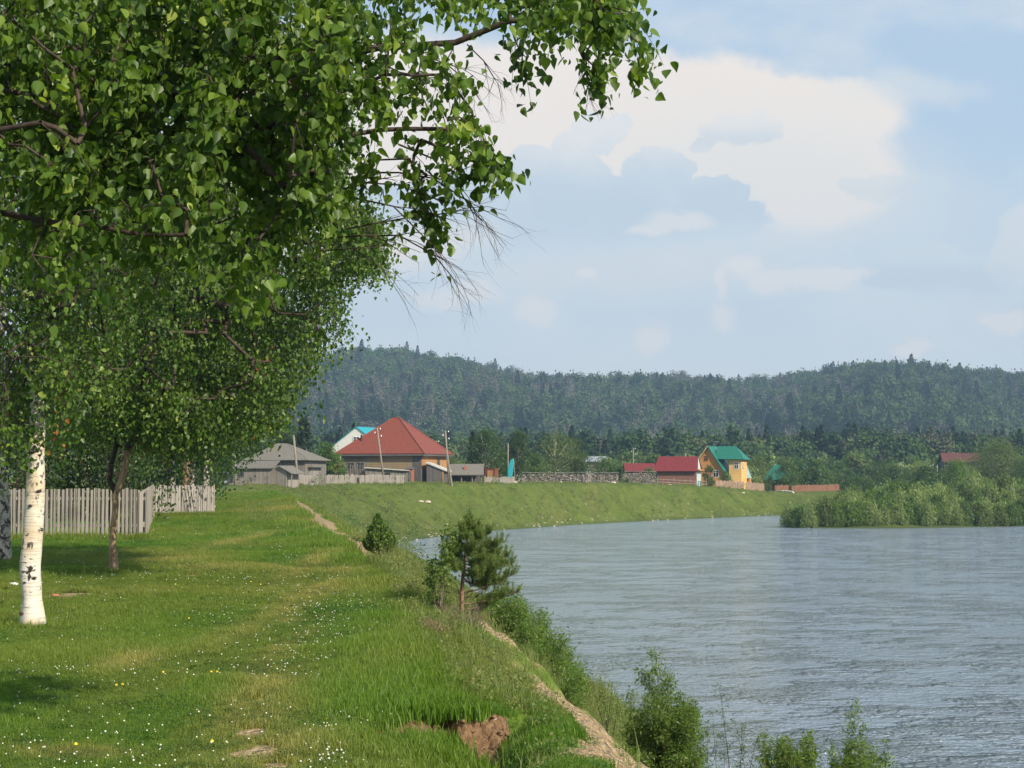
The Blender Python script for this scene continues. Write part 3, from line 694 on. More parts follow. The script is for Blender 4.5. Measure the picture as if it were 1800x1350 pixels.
# ------------------------------------------------------------ white-trunked birch on the lawn
def T(px, py, d): return PX(px, py, d)
dA = 18.7; gA = ground(T(62, 1100, dA)[0], dA)
trunkA = [T(62, 1118, dA), T(61, 1050, dA), T(57, 1000, dA), T(60, 940, dA), T(63, 870, dA), T(64, 800, dA), T(66, 720, dA), T(64, 640, dA), T(60, 560, dA), T(60, 450, dA + .1), T(70, 300, dA + .2), T(90, 100, dA + .2), T(110, -150, dA + .1), T(130, -400, dA)]
trunkA[0][2] = gA - .05
radA = [.160, .106, .114, .106, .102, .090, .082, .084, .080, .078, .07, .055, .035, .012]
limbsA = [[T(66, 760, dA), T(95, 725, dA - .1), T(140, 690, dA - .2), T(200, 640, dA - .4)], [T(63, 850, dA), T(84, 832, dA), T(93, 822, dA)],
          [T(64, 640, dA), T(0, 560, dA + .4), T(-120, 500, dA + .8)], [T(60, 500, dA), T(150, 420, dA - .5), T(260, 360, dA - 1), T(360, 330, dA - 1.2)],
          [T(65, 400, dA + .1), T(180, 300, dA + 1.5), T(330, 230, dA + 2)], [T(66, 380, dA), T(-60, 250, dA - 1)], [T(90, 120, dA), T(250, 0, dA - .5), T(360, -80, dA)], [T(64, 580, dA), T(100, 540, dA - 1.2), T(150, 540, dA - 1.8)],
          [T(62, 620, dA), T(40, 600, dA - 1.2), T(10, 620, dA - 1.8)]]
polyA = [([(-150, 380), (150, 380), (180, 480), (160, 560), (190, 640), (150, 720), (110, 780), (60, 700), (45, 830), (-150, 850)], 210), ([(60, 380), (440, 380), (430, 450), (330, 540), (230, 600), (180, 600), (60, 560)], 130),
         ([(-150, -60), (470, -60), (470, 300), (420, 420), (-150, 400)], 300), ([(-150, -450), (350, -450), (470, -60), (-150, -60)], 150), ([(0, 700), (40, 700), (46, 850), (0, 850)], 22), ([(75, 640), (160, 640), (120, 760), (85, 730)], 24)]
attrA = poly_points(polyA, 1300, 17.0, 21.2); attrA = np.vstack([attrA, poly_points([([(10, 380), (120, 380), (110, 545), (20, 540)], 50), ([(20, 570), (110, 580), (105, 735), (85, 745), (30, 720)], 36)], 80, 17.3, 18.3)]); attrA[:, 2] += .42; attrA = clumpify(attrA, 200, .55)
rA = birch('birch_tree', 'white-trunked birch on the lawn with a carved letter and dark scars on its trunk', trunkA, radA, limbsA, attrA,
      dict(per=26, L0=.25, L1=.65, size=.062, mat=M['leaf_mid'], twmat=M['twig'], twr=.003, jitter=.06, deadfrac=.006), M['birch'], M['twig'], rt=.0045, ex=.42, step=.35)
# carved letter and dark diamond scars in the bark
mk = MB(); bx, by_, bz = rA.location
def onbark(px, py, off=.0): 
    q = T(px, py, dA); return (q[0] - bx, -off, q[2] - bz)
for a, b in (((58, 961), (58.6, 952)), ((58.6, 952), (61, 953)), ((61, 953), (61.5, 960)), ((61.5, 954), (63.5, 951.5)), ((63.5, 951.5), (65.8, 953)), ((65.8, 953), (66, 961))):
    mk.tube(onbark(*a, .118), onbark(*b, .118), .0045, k=6)
mk.build('carved_letter', M['dark'], rA)
for px, py, wx, hy, off in ((63, 998, 4.5, 6.5, .118), (61, 1012, 3, 7, .115), (69, 1014, 6, 2.5, .107), (50, 1003, 5, 1.6, .112), (52, 1022, 4, 2, .11), (60, 889, 5, 3.5, .112), (73, 863, 5, 2.5, .09), (70, 822, 3, 3, .095), (48, 962, 3, 1.6, .118), (47, 1076, 5, 4, .105)):
    c0 = onbark(px, py, off); sx = wx / FOC * dA; sz = hy / FOC * dA
    sc = MB(); sc.add([(c0[0] - sx, c0[1], c0[2]), (c0[0], c0[1] - .006, c0[2] - sz), (c0[0] + sx, c0[1], c0[2] + .2 * sz), (c0[0], c0[1] - .006, c0[2] + sz), (c0[0], c0[1] + .02, c0[2])], [(0, 1, 3), (1, 2, 3), (0, 4, 1), (1, 4, 2), (2, 4, 3), (3, 4, 0)]).build('bark_scar', M['dark'], rA)

# ------------------------------------------------------------ crooked brown-barked birch further back, wide drooping crown
dC = 29.3
trunkC = [T(203, 1008, dC), T(203, 985, dC), T(200, 950, dC), T(202, 920, dC), T(205, 890, dC), T(203, 868, dC), T(213, 850, dC), T(220, 825, dC), T(226, 790, dC), T(240, 740, dC), T(262, 640, dC), T(275, 540, dC), T(300, 420, dC), T(330, 280, dC), T(350, 100, dC), T(370, -60, dC)]
trunkC[0][2] = ground(trunkC[0][0], dC) - .05
radC = [.095, .075, .058, .054, .056, .06, .055, .052, .05, .05, .05, .05, .05, .045, .035, .01]
limbsC = [[T(203, 866, dC), T(194, 845, dC), T(198, 815, dC), T(206, 780, dC + .2), T(180, 700, dC)], [T(230, 770, dC), T(300, 700, dC - .5), T(380, 680, dC - .5), T(450, 690, dC - .5)],
          [T(262, 640, dC), T(350, 600, dC + 1), T(450, 560, dC + 1), T(560, 580, dC)], [T(300, 420, dC), T(420, 400, dC - 1), T(540, 420, dC - 1), T(640, 440, dC - 1)], [T(300, 430, dC), T(430, 460, dC + 2), T(560, 520, dC + 2)],
          [T(330, 280, dC), T(450, 250, dC), T(560, 270, dC)], [T(262, 640, dC), T(180, 560, dC + 1)], [T(275, 540, dC), T(330, 520, dC - 2.4), T(400, 540, dC - 3.4)], [T(330, 280, dC), T(230, 200, dC)]]
polyC = [([(150, 300), (430, 250), (600, 220), (610, 320), (600, 380), (650, 410), (668, 445), (650, 490), (610, 530), (610, 570), (590, 610), (550, 650), (535, 690), (490, 740), (430, 765), (330, 790), (230, 790), (120, 760), (100, 600)], 640),
         ([(90, 720), (190, 720), (250, 760), (240, 780), (200, 755), (120, 780), (95, 770)], 60), ([(225, 740), (400, 740), (395, 775), (300, 805), (240, 790)], 90), ([(400, 740), (500, 720), (470, 775), (420, 790)], 18),
         ([(580, 400), (665, 425), (655, 490), (600, 530)], 40), ([(100, -60), (600, -60), (620, 200), (580, 260), (430, 260), (150, 300)], 210)]
attrC = poly_points(polyC, 2200, 25.5, 32.0); attrC[:, 2] += .50; attrC = clumpify(attrC, 330, .55)
birch('birch_tree', 'wide drooping birch on a crooked forked brown trunk in front of the picket fence', trunkC, radC, limbsC, attrC,
      dict(per=48, L0=.25, L1=.70, size=.072, mat=M['leaf_mid'], twmat=M['twig'], twr=.004, jitter=.12, deadfrac=.012), M['bark_pale'], M['twig'], rt=.006, ex=.42, step=.5)

# ------------------------------------------------------------ rough dark-based birch at the left edge
dD = 33
trunkD = [T(8, 992, dD), T(8, 950, dD), T(10, 900, dD), T(6, 850, dD), T(0, 780, dD), T(-5, 600, dD), T(0, 400, dD), T(10, 100, dD), T(10, -60, dD)]
trunkD[0][2] = ground(trunkD[0][0], dD) - .05
limbsD = [[T(6, 850, dD), T(40, 700, dD), T(90, 600, dD)], [T(-5, 600, dD), T(-80, 500, dD)], [T(0, 400, dD), T(100, 300, dD + 1)], [T(8, 930, dD), T(-8, 880, dD + .1), T(-2, 800, dD + .1), T(-20, 700, dD)]]
attrD = np.array([0, 0, .8]) + poly_points([([(-150, -60), (250, -60), (250, 500), (200, 650), (150, 780), (90, 830), (-150, 850)], 1)], 420, 31, 37)
birch('birch_tree', 'birch with a rough blackened lower trunk at the left edge of the photo', trunkD, [.17, .15, .13, .11, .11, .1, .08, .05, .02], limbsD, attrD,
      dict(per=36, L0=.4, L1=1.1, size=.085, mat=M['leaf_mid'], twmat=None, jitter=.16), M['birch_rough'], M['twig'], rt=.008, ex=.42, step=.6)
# ------------------------------------------------------------ birches behind the fence
for i, (px, d, tops, poly, lab, bark) in enumerate([
    (335, 74, (340, 300), [(250, 440), (480, 440), (520, 560), (500, 700), (430, 800), (350, 815), (270, 815), (240, 640)], 'birch behind the grey board fence, pale trunk standing just above the boards', 'birch_rough'),
    (302, 80, (300, 350), [(180, 380), (380, 380), (400, 700), (350, 812), (260, 822), (180, 800)], 'slender birch farther behind the board fence, left of the brown-trunked one', 'birch'),
    (325, 70, (325, 340), [(200, 420), (450, 420), (470, 640), (400, 790), (300, 815), (210, 800)], 'reddish brown trunked tree close behind the grey board fence', 'bark_pine'),
    (150, 66, (160, 250), [(-120, 300), (260, 300), (290, 600), (250, 835), (140, 842), (-120, 842)], 'dense dark birch behind the picket fence', 'birch'),
    (362, 84, (365, 340), [(300, 420), (520, 420), (540, 620), (470, 745), (400, 800), (350, 818), (300, 800)], 'birch with dark trunk beside the old van behind the board fence', 'birch_rough')]):
    x, y = (px - 900) / FOC * d, d; g = ground(x, y)
    ht = EYE + (HOR - tops[1]) / FOC * d - g
    tr = [(x, y, g - .1), (x + .1, y, g + ht * .25), (x + .05, y, g + ht * .5), (x + .2, y, g + ht * .8), (x + .2, y, g + ht)]
    at_ = poly_points([(poly, 1)], 300, d - 2.5, d + 3) + np.array([0, 0, .3])
    birch('birch_tree', lab, tr, [.17, .14, .11, .06, .02], [[tr[1], (x + 1.2, y, g + ht * .4)], [tr[2], (x - 1.5, y, g + ht * .62)], [tr[2], (x + 1.8, y - 1, g + ht * .65)]], at_,
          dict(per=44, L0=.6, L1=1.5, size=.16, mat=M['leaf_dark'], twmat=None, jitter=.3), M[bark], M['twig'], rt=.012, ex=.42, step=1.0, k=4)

# undergrowth behind the fences
for px, d, w_, ht, lab in ((-10, 58, 2.4, 4.6, 'dark leafy thicket bush behind the picket fence, at the very left edge'), (60, 60, 2.2, 4.2, 'dark leafy bush behind the picket fence, just right of the white birch trunk'),
                       (128, 62, 2.4, 4.4, 'dark leafy bush behind the middle of the picket fence'), (190, 60, 2.2, 4.0, 'dark leafy bush behind the picket fence beside the crooked trunk'), (238, 76, 2.6, 4.4, 'dark leafy bush behind the fence corner'),
                       (285, 92, 2.8, 4.6, 'dark leafy bush far behind the left half of the board fence'), (322, 96, 2.2, 4.4, 'dark leafy bush far behind the middle of the board fence'), (352, 100, 1.6, 3.6, 'dark leafy bush far behind the right half of the board fence')):
    x, y = (px - 900) / FOC * d, d; g = ground(x, y)
    root = empty('bush', (x, y, g), 0, lab, 'bush', 'bushes behind the fences')
    n_ = 110; q = rng.random(n_) ** .8; a_ = rng.random(n_) * 6.283; rr = w_ * np.sqrt(rng.random(n_)) * np.cos(q * 1.35) ** .5
    c_ = np.stack([np.cos(a_) * rr, np.sin(a_) * rr * .7, .15 + q * ht], -1); P = (c_[:, None] + rng.normal(0, .26, (n_, 34, 3))).reshape(-1, 3)
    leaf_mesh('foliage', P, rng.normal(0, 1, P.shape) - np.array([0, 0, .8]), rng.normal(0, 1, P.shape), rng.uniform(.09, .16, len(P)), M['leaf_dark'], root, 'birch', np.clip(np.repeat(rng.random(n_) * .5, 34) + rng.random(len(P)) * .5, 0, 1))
    seg_mesh('stems', c_[:24] * np.array([.2, .2, 0]), c_[:24], np.full(24, .03), np.full(24, .01), M['twig'], root, 5)

# ------------------------------------------------------------ young pine, birch sapling and juniper on the bank
def pine():
    d = 22.0; b = T(815, 1118, d); b[2] = ground(b[0], b[1]) - .03
    dz = b[2] - (EYE + (HOR - 1118) / FOC * d)
    root = empty('pine_tree', tuple(b), label='young bushy pine with upturned candles on the bare edge of the bank', cat='tree')
    tr = np.array([T(815, 1118, d), T(812, 1080, d), T(813, 1030, d), T(817, 990, d), T(822, 950, d), T(826, 918, d)]) ; tr[:, 2] += dz * np.linspace(1, 0, 6)
    loft('trunk', tr - b, [.040, .028, .024, .020, .014, .006], M['bark_pine'], root, wob=.05)
    A, B, RA, RB, NP, ND = [], [], [], [], [], []
    # pixel ends of the limbs: (start, end px,py, depth offset)
    lim = [((813, 1060), (905, 1040), 0), ((813, 1070), (890, 1045), .2), ((813, 1040), (900, 1010), -.1), ((815, 1020), (885, 1025), .25), ((815, 1010), (898, 990), .1), ((816, 1000), (870, 1000), -.3), ((818, 985), (890, 975), 0), ((818, 975), (860, 965), .3),
           ((820, 970), (878, 955), -.15), ((820, 965), (800, 950), .1), ((821, 960), (845, 945), -.2), ((822, 955), (858, 938), .1), ((824, 945), (836, 930), 0), ((823, 950), (812, 935), -.1), ((816, 1000), (780, 985), .2), ((818, 985), (790, 965), -.2), ((817, 1005), (840, 1010), -.4), ((818, 990), (850, 985), -.4), ((815, 1015), (855, 1030), .35),
           ((820, 975), (830, 960), -.35), ((820, 980), (865, 985), .35), ((822, 962), (805, 962), .3), ((819, 990), (800, 1000), -.3), ((813, 1095), (870, 1050), .3), ((824, 940), (826, 918), 0), ((818, 985), (880, 990), -.25), ((818, 995), (868, 1012), -.15), ((819, 972), (872, 968), .2)]
    for (s, e, do) in lim:
        a = T(*s, d) - b; c = T(*e, d + do) - b; a[2] += 0; mid = (a + c) / 2 - np.array([0, 0, .03])
        P = [a, (a + mid) / 2 - np.array([0, 0, .015]), mid, (mid + c) / 2, c]
        for i in range(4):
            A.append(P[i]); B.append(P[i + 1]); RA.append(.011 - .002 * i); RB.append(.009 - .002 * i)
        L = np.linalg.norm(c - a)
        for q in np.arange(.35, 1.02, .055):
            q0 = a + (c - a) * q - np.array([0, 0, .03 * math.sin(math.pi * q)])
            for _ in range(2):
                dd = unit((unit((c - a)[None])[0] * .5 + rng.normal(0, .5, 3) + np.array([0, 0, .5]))[None])[0]; LL = rng.uniform(.07, .15)
                e2 = q0 + dd * LL * .5; e3 = e2 + (dd * .4 + np.array([0, 0, .8])) * LL * .6
                A += [q0, e2]; B += [e2, e3]; RA += [.004, .0035]; RB += [.0035, .002]
                NP += [q0, e2]; ND += [e2, e3]
    NP = np.array(NP); ND = np.array(ND); n = len(NP); per = 62
    t_ = rng.random((n, per, 1)); P = NP[:, None] + (ND - NP)[:, None] * t_
    ax = unit(ND - NP)[:, None]; Tn = ax * .75 + unit(rng.normal(0, 1, (n, per, 3))) * .8
    leaf_mesh('crown', P.reshape(-1, 3), Tn.reshape(-1, 3), rng.normal(0, 1, (n * per, 3)), rng.uniform(.040, .062, n * per), M['needle'], root, 'needle', np.clip(np.repeat(rng.random(n) * .7, per) + rng.random(n * per) * .3, 0, 1))
    # lower dead branches
    for k_ in range(34):
        a = T(813 + rng.normal(0, 2), rng.uniform(1040, 1108), d) - b
        e = a + np.array([rng.normal(0, .16) + (.1 if k_ % 3 else -.12), rng.normal(0, .2), rng.uniform(-.02, .22)])
        A.append(a); B.append(e); RA.append(.005); RB.append(.0015)
        for _ in range(3):
            s = a + (e - a) * rng.uniform(.4, .9); A.append(s); B.append(s + unit((e - a)[None])[0] * .08 + rng.normal(0, .05, 3)); RA.append(.002); RB.append(.001)
    seg_mesh('branches', np.array(A), np.array(B), np.array(RA), np.array(RB), M['bark_brown'], root, 5)
pine()
def sapling(name, label, base_px, d, stems, twigs, size, mat, per=14, kind='birch', bark='twig_grey', L=(.06, .16), r=.009, cat='shrub', group=None, spread=.5, outdir=(0, 0, .3), hang=.1, jit=.025, zoff=None):
    b = T(*base_px, d); b[2] = ground(b[0], b[1]) - .03 if zoff is None else zoff
    root = empty(name, tuple(b), label=label, cat=cat, group=group)
    A, B, RA, RB, att = [], [], [], [], []
    for (px, py, do, n) in stems:
        top = T(px, py, d + do) - b; s = np.array([rng.normal(0, .05), rng.normal(0, .05), 0]); bend = rng.normal(0, .04, 3) * np.linalg.norm(top)
        pts = [s + (top - s) * q + bend * math.sin(math.pi * q) + np.array([0, 0, .08 * np.linalg.norm(top[:2]) * math.sin(math.pi * q)]) for q in np.linspace(0, 1, 9)]
        for i in range(8):
            A.append(pts[i]); B.append(pts[i + 1]); RA.append(r * (1 - i / 9)); RB.append(r * (1 - (i + 1) / 9))
        for k_ in range(n):
            q = twigs[0] + (1 - twigs[0]) * (k_ + rng.random()) / n; j = min(7, int(q * 8)); p0 = pts[j] + (pts[j + 1] - pts[j]) * (q * 8 - j)
            tip = p0 + unit((rng.normal(0, 1, 3) * np.array([1, 1, .5]) + np.array([0, 0, .5]))[None])[0] * rng.uniform(.3, 1) * twigs[1] * (1.15 - q)
            A.append(p0); B.append(tip); RA.append(r * .35); RB.append(r * .12)
            att += [p0 + (tip - p0) * .55, tip]
    att = np.array(att)
    c, tw_ = strands(att, per, L[0], L[1], size, outdir, spread, mat, root, M['twig_grey'], .0015, jit, kind, hang=hang)
    A = np.vstack([A, tw_[0]]); B = np.vstack([B, tw_[1]]); RA = np.concatenate([RA, tw_[2]]); RB = np.concatenate([RB, tw_[3]])
    seg_mesh('stems', A, B, RA, RB, M[bark], root, 5)
    return root
sapling('birch_sapling', 'small leafy birch sapling leaning beside the young pine', (780, 1090), 21.7, [(792, 925, 0, 26), (760, 985, .2, 12), (800, 945, .1, 16), (745, 990, 0, 7), (778, 1000, -.2, 8), (755, 1050, .1, 7)], (.45, .17), .045, M['leaf_lime'], per=7, r=.010, cat='tree', jit=.03)
def juniper():
    d = 36.0; b = T(668, 998, d); b[2] = ground(b[0], b[1]) - .03
    root = empty('juniper_bush', tuple(b), label='small pointed dark green juniper on the bank edge, left of the pine', cat='shrub')
    ztop = T(668, 915, d)[2] - b[2]
    n = 430; h = rng.random(n) ** .8; z = .16 + h * (ztop - .16); Rr = .33 * np.minimum(((1 - h) / .62) ** 1.15, 1) * (.55 + .45 * np.minimum(h / .22, 1))
    a = rng.random(n) * 2 * math.pi; rr = Rr * np.sqrt(rng.random(n)); P0 = np.stack([np.cos(a) * rr + .05 * (.3 - h), np.sin(a) * rr, z], -1)
    per = 34; P = P0[:, None] + rng.normal(0, .022, (n, per, 3)) + np.array([0, 0, 1.]) * rng.uniform(0, .12, (n, per, 1))
    Tn = np.array([0, 0, 1.]) + rng.normal(0, .45, (n, per, 3)) + (P0 * np.array([1.5, 1.5, 0]))[:, None]
    leaf_mesh('foliage', P.reshape(-1, 3), Tn.reshape(-1, 3), rng.normal(0, 1, (n * per, 3)), rng.uniform(.03, .06, n * per), M['juniper'], root, 'leaf', np.clip(np.repeat(rng.random(n) * .6, per) + rng.random(n * per) * .4, 0, 1))
    A = np.repeat(np.array([[0, 0, 0.]]), 60, 0); B = P0[:60] * np.array([.8, .8, .8]); seg_mesh('stems', A, B, np.full(60, .012), np.full(60, .003), M['bark_brown'], root, 5)
juniper()
# willow shrubs of the near bank; stems: (px, py, depth offset, twigs)
def wstems(x0, x1, ytop, n, tw_, yj=60, dj=.8): return [(rng.uniform(x0, x1), ytop + rng.random() * yj, rng.normal(0, dj), tw_) for _ in range(n)]
WG = 'willow shrubs along the near bank'
sapling('willow_shrub', 'tall bright green willow bush standing alone low on the bank against the water', (1165, 1380), 22, [(1150, 1150, 0, 40), (1130, 1175, .2, 36), (1175, 1185, .1, 34), (1105, 1215, -.1, 16), (1195, 1240, .2, 16)] + wstems(1095, 1240, 1225, 46, 24, 110, .35), (.25, .36), .06, M['leaf_lime'], per=19, kind='willow', group=WG, jit=.035)
sapling('willow_shrub', 'thin see-through willow with bare stems, right of the tall bright willow bush', (1290, 1390), 22.5, [(1262, 1205, 0, 12), (1250, 1250, 0, 8), (1285, 1255, .2, 8), (1300, 1270, 0, 8), (1310, 1250, 0, 6), (1240, 1270, 0, 9), (1328, 1290, 0, 6), (1270, 1290, .2, 6)], (.4, .16), .05, M['leaf_bush'], per=8, kind='willow', group=WG, bark='twig')
sapling('willow_shrub', 'low willow bush at the bottom edge between the thin willow and the pointed one', (1370, 1420), 21, wstems(1325, 1425, 1280, 30, 20, 60, .3), (.3, .22), .06, M['leaf_lime'], per=16, kind='willow', group=WG)
sapling('willow_shrub', 'pointed willow bush rising from the bottom edge, rightmost on the near bank', (1505, 1430), 21, [(1500, 1232, 0, 22), (1492, 1250, .1, 16), (1512, 1262, 0, 14)] + wstems(1455, 1570, 1295, 28, 20, 50, .3), (.3, .22), .06, M['leaf_lime'], per=16, kind='willow', group=WG)
sapling('willow_shrub', 'wispy grey-green willow just left of the tall bright willow bush', (1066, 1310), 26, [(1052, 1185, 0, 12), (1075, 1195, 0, 12), (1040, 1205, 0, 9), (1085, 1220, 0, 9), (1068, 1215, .3, 9)], (.3, .2), .05, M['leaf_willow'], per=10, kind='willow', group=WG, bark='twig')
for i, (bx_, by2, d, x0, x1, yt, n, lab) in enumerate([
    (880, 1130, 30, 838, 915, 1048, 20, 'bright green willow bush directly behind the young pine'),
    (925, 1190, 31, 880, 965, 1070, 22, 'willow bush right of the pine, second in the row down the bank'),
    (965, 1230, 30, 920, 1005, 1115, 22, 'willow bush in the middle of the bank row, leafy to the ground'),
    (1000, 1260, 29, 960, 1025, 1160, 18, 'last and lowest willow bush of the dense bank row'),
    (900, 1080, 38, 875, 925, 1030, 10, 'small willow top behind the bank row beside the water')]):
    sapling('willow_shrub', lab, (bx_, by2), d, wstems(x0, x1, yt, n, 20, 55, .8), (.15, .34), .07, M['leaf_lime'], per=17, kind='willow', group=WG, jit=.06, r=.008, L=(.08, .22))
# dry brushwood at the foot of the pine
def brush(label, px, py, d, w_, h, n, mat):
    b = T(px, py, d); b[2] = ground(b[0], b[1])
    root = empty('dry_brush', tuple(b), label=label, cat='dry twigs')
    s = rng.normal(0, w_, (n, 3)) * np.array([1, 1, 0]); e = s + rng.normal(0, .5, (n, 3)) * np.array([h, h, 0]) + np.array([0, 0, 1.]) * rng.uniform(.3, 1, (n, 1)) * h
    seg_mesh('twigs', s, e, np.full(n, .004), np.full(n, .0012), mat, root, 4)
brush('tangle of dry grey-brown twigs on the bank edge at the foot of the pine', 800, 1095, 21.5, .16, .30, 260, M['twig_grey'])
brush('clump of dead reddish brown stalks left of the pine on the turf edge', 745, 1118, 18.5, .13, .16, 220, M['bark_brown'])
brush('thin tuft of dead stalks on the turf edge above the soil scar', 765, 1195, 14.6, .12, .10, 120, M['twig_grey'])
# ------------------------------------------------------------ grass, clover, herbs
def tuft(n, h, w, spread, lean=.35, mat=None, name='grass_tuft', seg=2):
    V, Fq, r = [], [], []
    for i in range(n):
        a = rng.random() * 6.283; rad = spread * math.sqrt(rng.random()); p = np.array([math.cos(a) * rad, math.sin(a) * rad, -.01])
        hh = h * rng.uniform(.45, 1.15); dirx = unit((rng.normal(0, 1, 3) * np.array([1, 1, 0]))[None])[0]; ln = lean * rng.uniform(.2, 1.6) * hh
        side = np.array([-dirx[1], dirx[0], 0]); side = unit((side + rng.normal(0, .5, 3) * np.array([1, 1, 0]))[None])[0]
        b = len(V); ww = w * rng.uniform(.7, 1.2)
        m1 = p + np.array([0, 0, hh * .6]) + dirx * ln * .35; tp = p + np.array([0, 0, hh]) + dirx * ln
        V += [p - side * ww, p + side * ww, m1 + side * ww * .8, m1 - side * ww * .8, tp]; Fq += [(b, b + 1, b + 2, b + 3)]; r += [rng.random()] * 5
        Fq += [(b + 3, b + 2, b + 4, b + 4)]
    F4 = np.array([f for f in Fq if f[2] != f[3]]); F3 = np.array([f[:3] for f in Fq if f[2] == f[3]])
    return mesh_np(name, np.array(V), [F4, F3], mat, attrs={'rnd': np.array(r)}, link=False)
def clover_tuft(n, mat):
    P = np.concatenate([rng.normal(0, .035, (n, 2)), rng.uniform(.0, .045, (n, 1))], 1)
    Tn = rng.normal(0, 1, (n, 3)) * np.array([1, 1, .25]); N = np.array([0, 0, 1.]) + rng.normal(0, .45, (n, 3))
    return leaf_mesh('clover_tuft', P, Tn, N, rng.uniform(.010, .018, n), mat, None, 'leaf', link=False)
def flower(mat_, stem_mat, h, r):
    m = MB(); vs = []
    m.tube((0, 0, 0), (0, 0, h), .0012, k=4)
    k = 6
    for j, (zz, q) in enumerate(((-.7, .5), (-.2, 1), (.4, .9), (.9, .4))):
        vs += [(r * q * math.cos(i / k * 6.283), r * q * math.sin(i / k * 6.283), h + r * zz) for i in range(k)]
    fs = [(j * k + i, j * k + (i + 1) % k, (j + 1) * k + (i + 1) % k, (j + 1) * k + i) for j in range(3) for i in range(k)] + [tuple(range(3 * k, 4 * k))]
    b = len(m.f); m.add(vs, fs)
    me = bpy.data.meshes.new('flower'); me.from_pydata(m.v, [], m.f); me.materials.append(stem_mat); me.materials.append(mat_)
    for i, p in enumerate(me.polygons): p.material_index = 1 if i >= b else 0
    return bpy.data.objects.new('flower', me)
def grass_mat(name, dark, light, dryc):
    m, t = new_mat(name)
    r = t.node('ShaderNodeAttribute', attribute_name='rnd').outputs['Fac']
    oi = t.node('ShaderNodeObjectInfo').outputs['Random']
    dr = t.node('ShaderNodeAttribute', attribute_name='dryi', attribute_type='INSTANCER').outputs['Fac']
    hu = t.node('ShaderNodeAttribute', attribute_name='huei', attribute_type='INSTANCER').outputs['Fac']
    col = t.mix(t.math('ADD', t.math('MULTIPLY', r, .5), t.math('MULTIPLY', oi, .5)), C4(dark), C4(light))
    col = t.mix(t.math('MULTIPLY', hu, .6), col, (.22, .225, .050, 1))
    col = t.mix(t.math('MULTIPLY', dr, .65), col, C4(dryc))
    d = t.node('ShaderNodeBsdfPrincipled', {'Base Color': col, 'Roughness': .5, 'Specular IOR Level': .25})
    tr = t.node('ShaderNodeBsdfTranslucent', {'Color': t.mix(1.0, col, (1.4, 1.5, .6, 1), 'MULTIPLY')})
    mx = t.node('ShaderNodeMixShader', {0: .4, 1: d.outputs[0], 2: tr.outputs[0]})
    t.node('ShaderNodeOutputMaterial', {'Surface': mx.outputs[0]})
    return m
M['grass'] = grass_mat('grass_blades', (.060, .135, .012), (.135, .235, .026), (.36, .30, .11))
M['grass_slope'] = grass_mat('slope_grass_blades', (.075, .125, .036), (.150, .205, .065), (.27, .24, .11))
M['clover'] = grass_mat('clover_leaves', (.034, .105, .014), (.080, .165, .024), (.12, .14, .04))
M['petal'] = mat_noise('clover_petals', (.48, .49, .40), (.64, .64, .54), 40, .7, .1)
M['petal_y'] = mat_noise('dandelion_petals', (.75, .52, .02), (.8, .6, .05), 40, .7, .1)
def scatter(name, P, protos, scl, rz, label, cat, extra=None, tilt=.12, idx=None):
    n = len(P)
    me = bpy.data.meshes.new(name); me.vertices.add(n); me.vertices.foreach_set('co', P.astype(np.float32).ravel())
    a = me.attributes.new('scl', 'FLOAT', 'POINT'); a.data.foreach_set('value', scl.astype(np.float32))
    rot = np.stack([rng.normal(0, tilt, n), rng.normal(0, tilt, n), rz], -1)
    a = me.attributes.new('rot', 'FLOAT_VECTOR', 'POINT'); a.data.foreach_set('vector', rot.astype(np.float32).ravel())
    a = me.attributes.new('pick', 'INT', 'POINT'); a.data.foreach_set('value', (rng.integers(0, len(protos), n) if idx is None else idx).astype(np.int32))
    for k, v in (extra or {}).items():
        a = me.attributes.new(k, 'FLOAT', 'POINT'); a.data.foreach_set('value', v.astype(np.float32))
    o = bpy.data.objects.new(name, me); COL.objects.link(o)
    g = bpy.data.node_groups.new(name + '_scatter', 'GeometryNodeTree')
    g.interface.new_socket('Geometry', in_out='INPUT', socket_type='NodeSocketGeometry'); g.interface.new_socket('Geometry', in_out='OUTPUT', socket_type='NodeSocketGeometry')
    N = g.nodes; L = g.links; gi = N.new('NodeGroupInput'); go = N.new('NodeGroupOutput'); ip = N.new('GeometryNodeInstanceOnPoints')
    mp = N.new('GeometryNodeMeshToPoints'); L.new(gi.outputs[0], mp.inputs[0]); L.new(mp.outputs[0], ip.inputs['Points'])
    ji = N.new('GeometryNodeGeometryToInstance')
    for p in reversed(protos):
        oi = N.new('GeometryNodeObjectInfo'); oi.inputs['Object'].default_value = p; L.new(oi.outputs['Geometry'], ji.inputs[0])
    L.new(ji.outputs[0], ip.inputs['Instance']); ip.inputs['Pick Instance'].default_value = True
    def na(nm, ty):
        q = N.new('GeometryNodeInputNamedAttribute'); q.data_type = ty; q.inputs['Name'].default_value = nm; return q.outputs[0]
    L.new(na('pick', 'INT'), ip.inputs['Instance Index']); L.new(na('rot', 'FLOAT_VECTOR'), ip.inputs['Rotation']); L.new(na('scl', 'FLOAT'), ip.inputs['Scale'])
    L.new(ip.outputs[0], go.inputs[0])
    md = o.modifiers.new('scatter', 'NODES'); md.node_group = g
    return tag(o, label, cat, kind='stuff')
def field(n, d0, d1, power=1.0, pxl=-60, pxr=1100):
    """points on the land, spread evenly per photo row between depths d0 and d1"""
    u = rng.random(n) ** power; d = 1 / (1 / d0 + (1 / d1 - 1 / d0) * u) if power < 0 else (d0 ** (2) + (d1 ** 2 - d0 ** 2) * u) ** .5
    x = (rng.uniform(pxl, pxr, n) - 900) / FOC * d
    return x, d
tufts = [tuft(26, .055, .0021, .055, mat=M['grass']) for _ in range(5)]
clov = [clover_tuft(46, M['clover']) for _ in range(3)]
